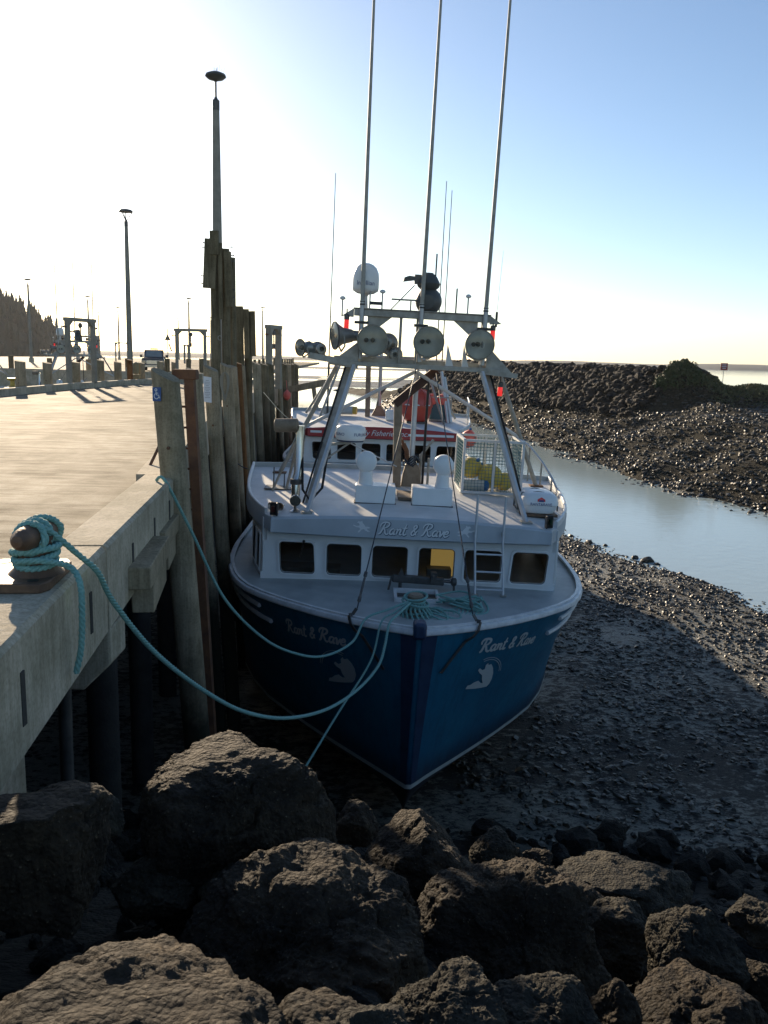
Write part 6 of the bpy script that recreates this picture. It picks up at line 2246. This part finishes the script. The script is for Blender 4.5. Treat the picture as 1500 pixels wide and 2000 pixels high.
g = G(); g.box((0, 0, .35), (.74, .54, .66)); g.obj('net_bundle', mat('blue_netting', (.03, .1, .13), (.06, .15, .16), 30, .8, bump=.02, bscale=40), cr, bevel=.08)
for i, (x, y, z, lab) in enumerate(((1.85, 5.9, .75, 'red buoy directly right of the raft pod on the far boat'), (2.28, 5.9, .78, 'coral red buoy on top of the blue net crate'))):
    t = thing('red_buoy', lab, 'buoy', M=on_b2((x, y, roof_z(x, y) + z), 0, .3, .4), group='red buoys on the far boat')
    g = G(); g.lathe([(.03, -.27), (.16, -.2), (.25, 0), (.22, .14), (.1, .25), (.03, .3)], 20); g.obj('float', M_buoyred, t)
    g = G(); g.lathe([(.04, .28), (.05, .32), (.02, .36)], 10); g.obj('eye', M_fblue, t)
for i, (x, lab) in enumerate(((-1.9, 'left roll of grey and yellow foam tubes on the far boat'), (-1.3, 'right roll of grey and yellow foam tubes on the far boat'))):
    t = thing('foam_roll', lab, 'float roll', M=on_b2((x, 6.4, roof_z(x, 6.4) + .18)), group='foam rolls on the far boat')
    g = G(); g.tube([(-.3, 0, 0), (.22, -.1, .02)], .16, 14); g.obj('body', M_fender, t)
    g = G(); g.tube([(.22, -.1, .02), (.36, -.13, .02)], .15, 14); g.obj('end', M_yellow, t)
jg = thing('water_jug', 'white plastic jug standing on the roof of the far boat', 'jug', M=on_b2((.35, 5.2, roof_z(.3, 5.2))))
g = G(); g.box((0, 0, .2), (.42, .3, .4)); g.obj('body', M_white, jg, bevel=.05)
g = G(); g.tube([(-.1, 0, .4), (-.06, 0, .48), (.06, 0, .48), (.1, 0, .4)], .025, 8); g.lathe([(.04, .39), (.04, .46)], 12, (.14, 0, 0)); g.obj('handle', M_white, jg)

# ------------------------------------------------------------------ two more boats in the basin, mostly behind the kerb piles
SK = ('lettering', 'lettering_outline', 'horse_emblem', 'figure_emblem', 'cabin_panel', 'radar_dome')
for i, (o_, yaw, lab) in enumerate((((-30.5, 55.5, -6.1), 8, 'far boat at the left edge, its light gantry above the kerb piles'), ((-22.2, 57.5, -6.2), -4, 'far boat in front of the headland seen through the tall hoist frame'))):
    c = copy_tree(boat, None, SK)
    c.matrix_world = boat_matrix(o_, yaw, 0)
    c['label'] = lab
    c['group'] = 'boats in the basin'

# ------------------------------------------------------------------ haze: the bright sea air
hz_m = bpy.data.materials.new('sea_haze')
hz_m.use_nodes = True
nt = hz_m.node_tree
nt.nodes.remove(nt.nodes['Principled BSDF'])
pv = nt.nodes.new('ShaderNodeVolumePrincipled')
pv.inputs['Color'].default_value = (0.93, 0.95, 1.0, 1)
pv.inputs['Density'].default_value = 0.00008
pv.inputs['Anisotropy'].default_value = 0.35
nt.links.new(pv.outputs[0], nt.nodes['Material Output'].inputs['Volume'])
g = G(); g.box((0, 2220, 24), (8200, 4800, 76))
o = g.obj('haze', hz_m)
o['kind'] = 'stuff'
tag(o, 'bright thin sea haze over the bay and the far shore', 'haze')
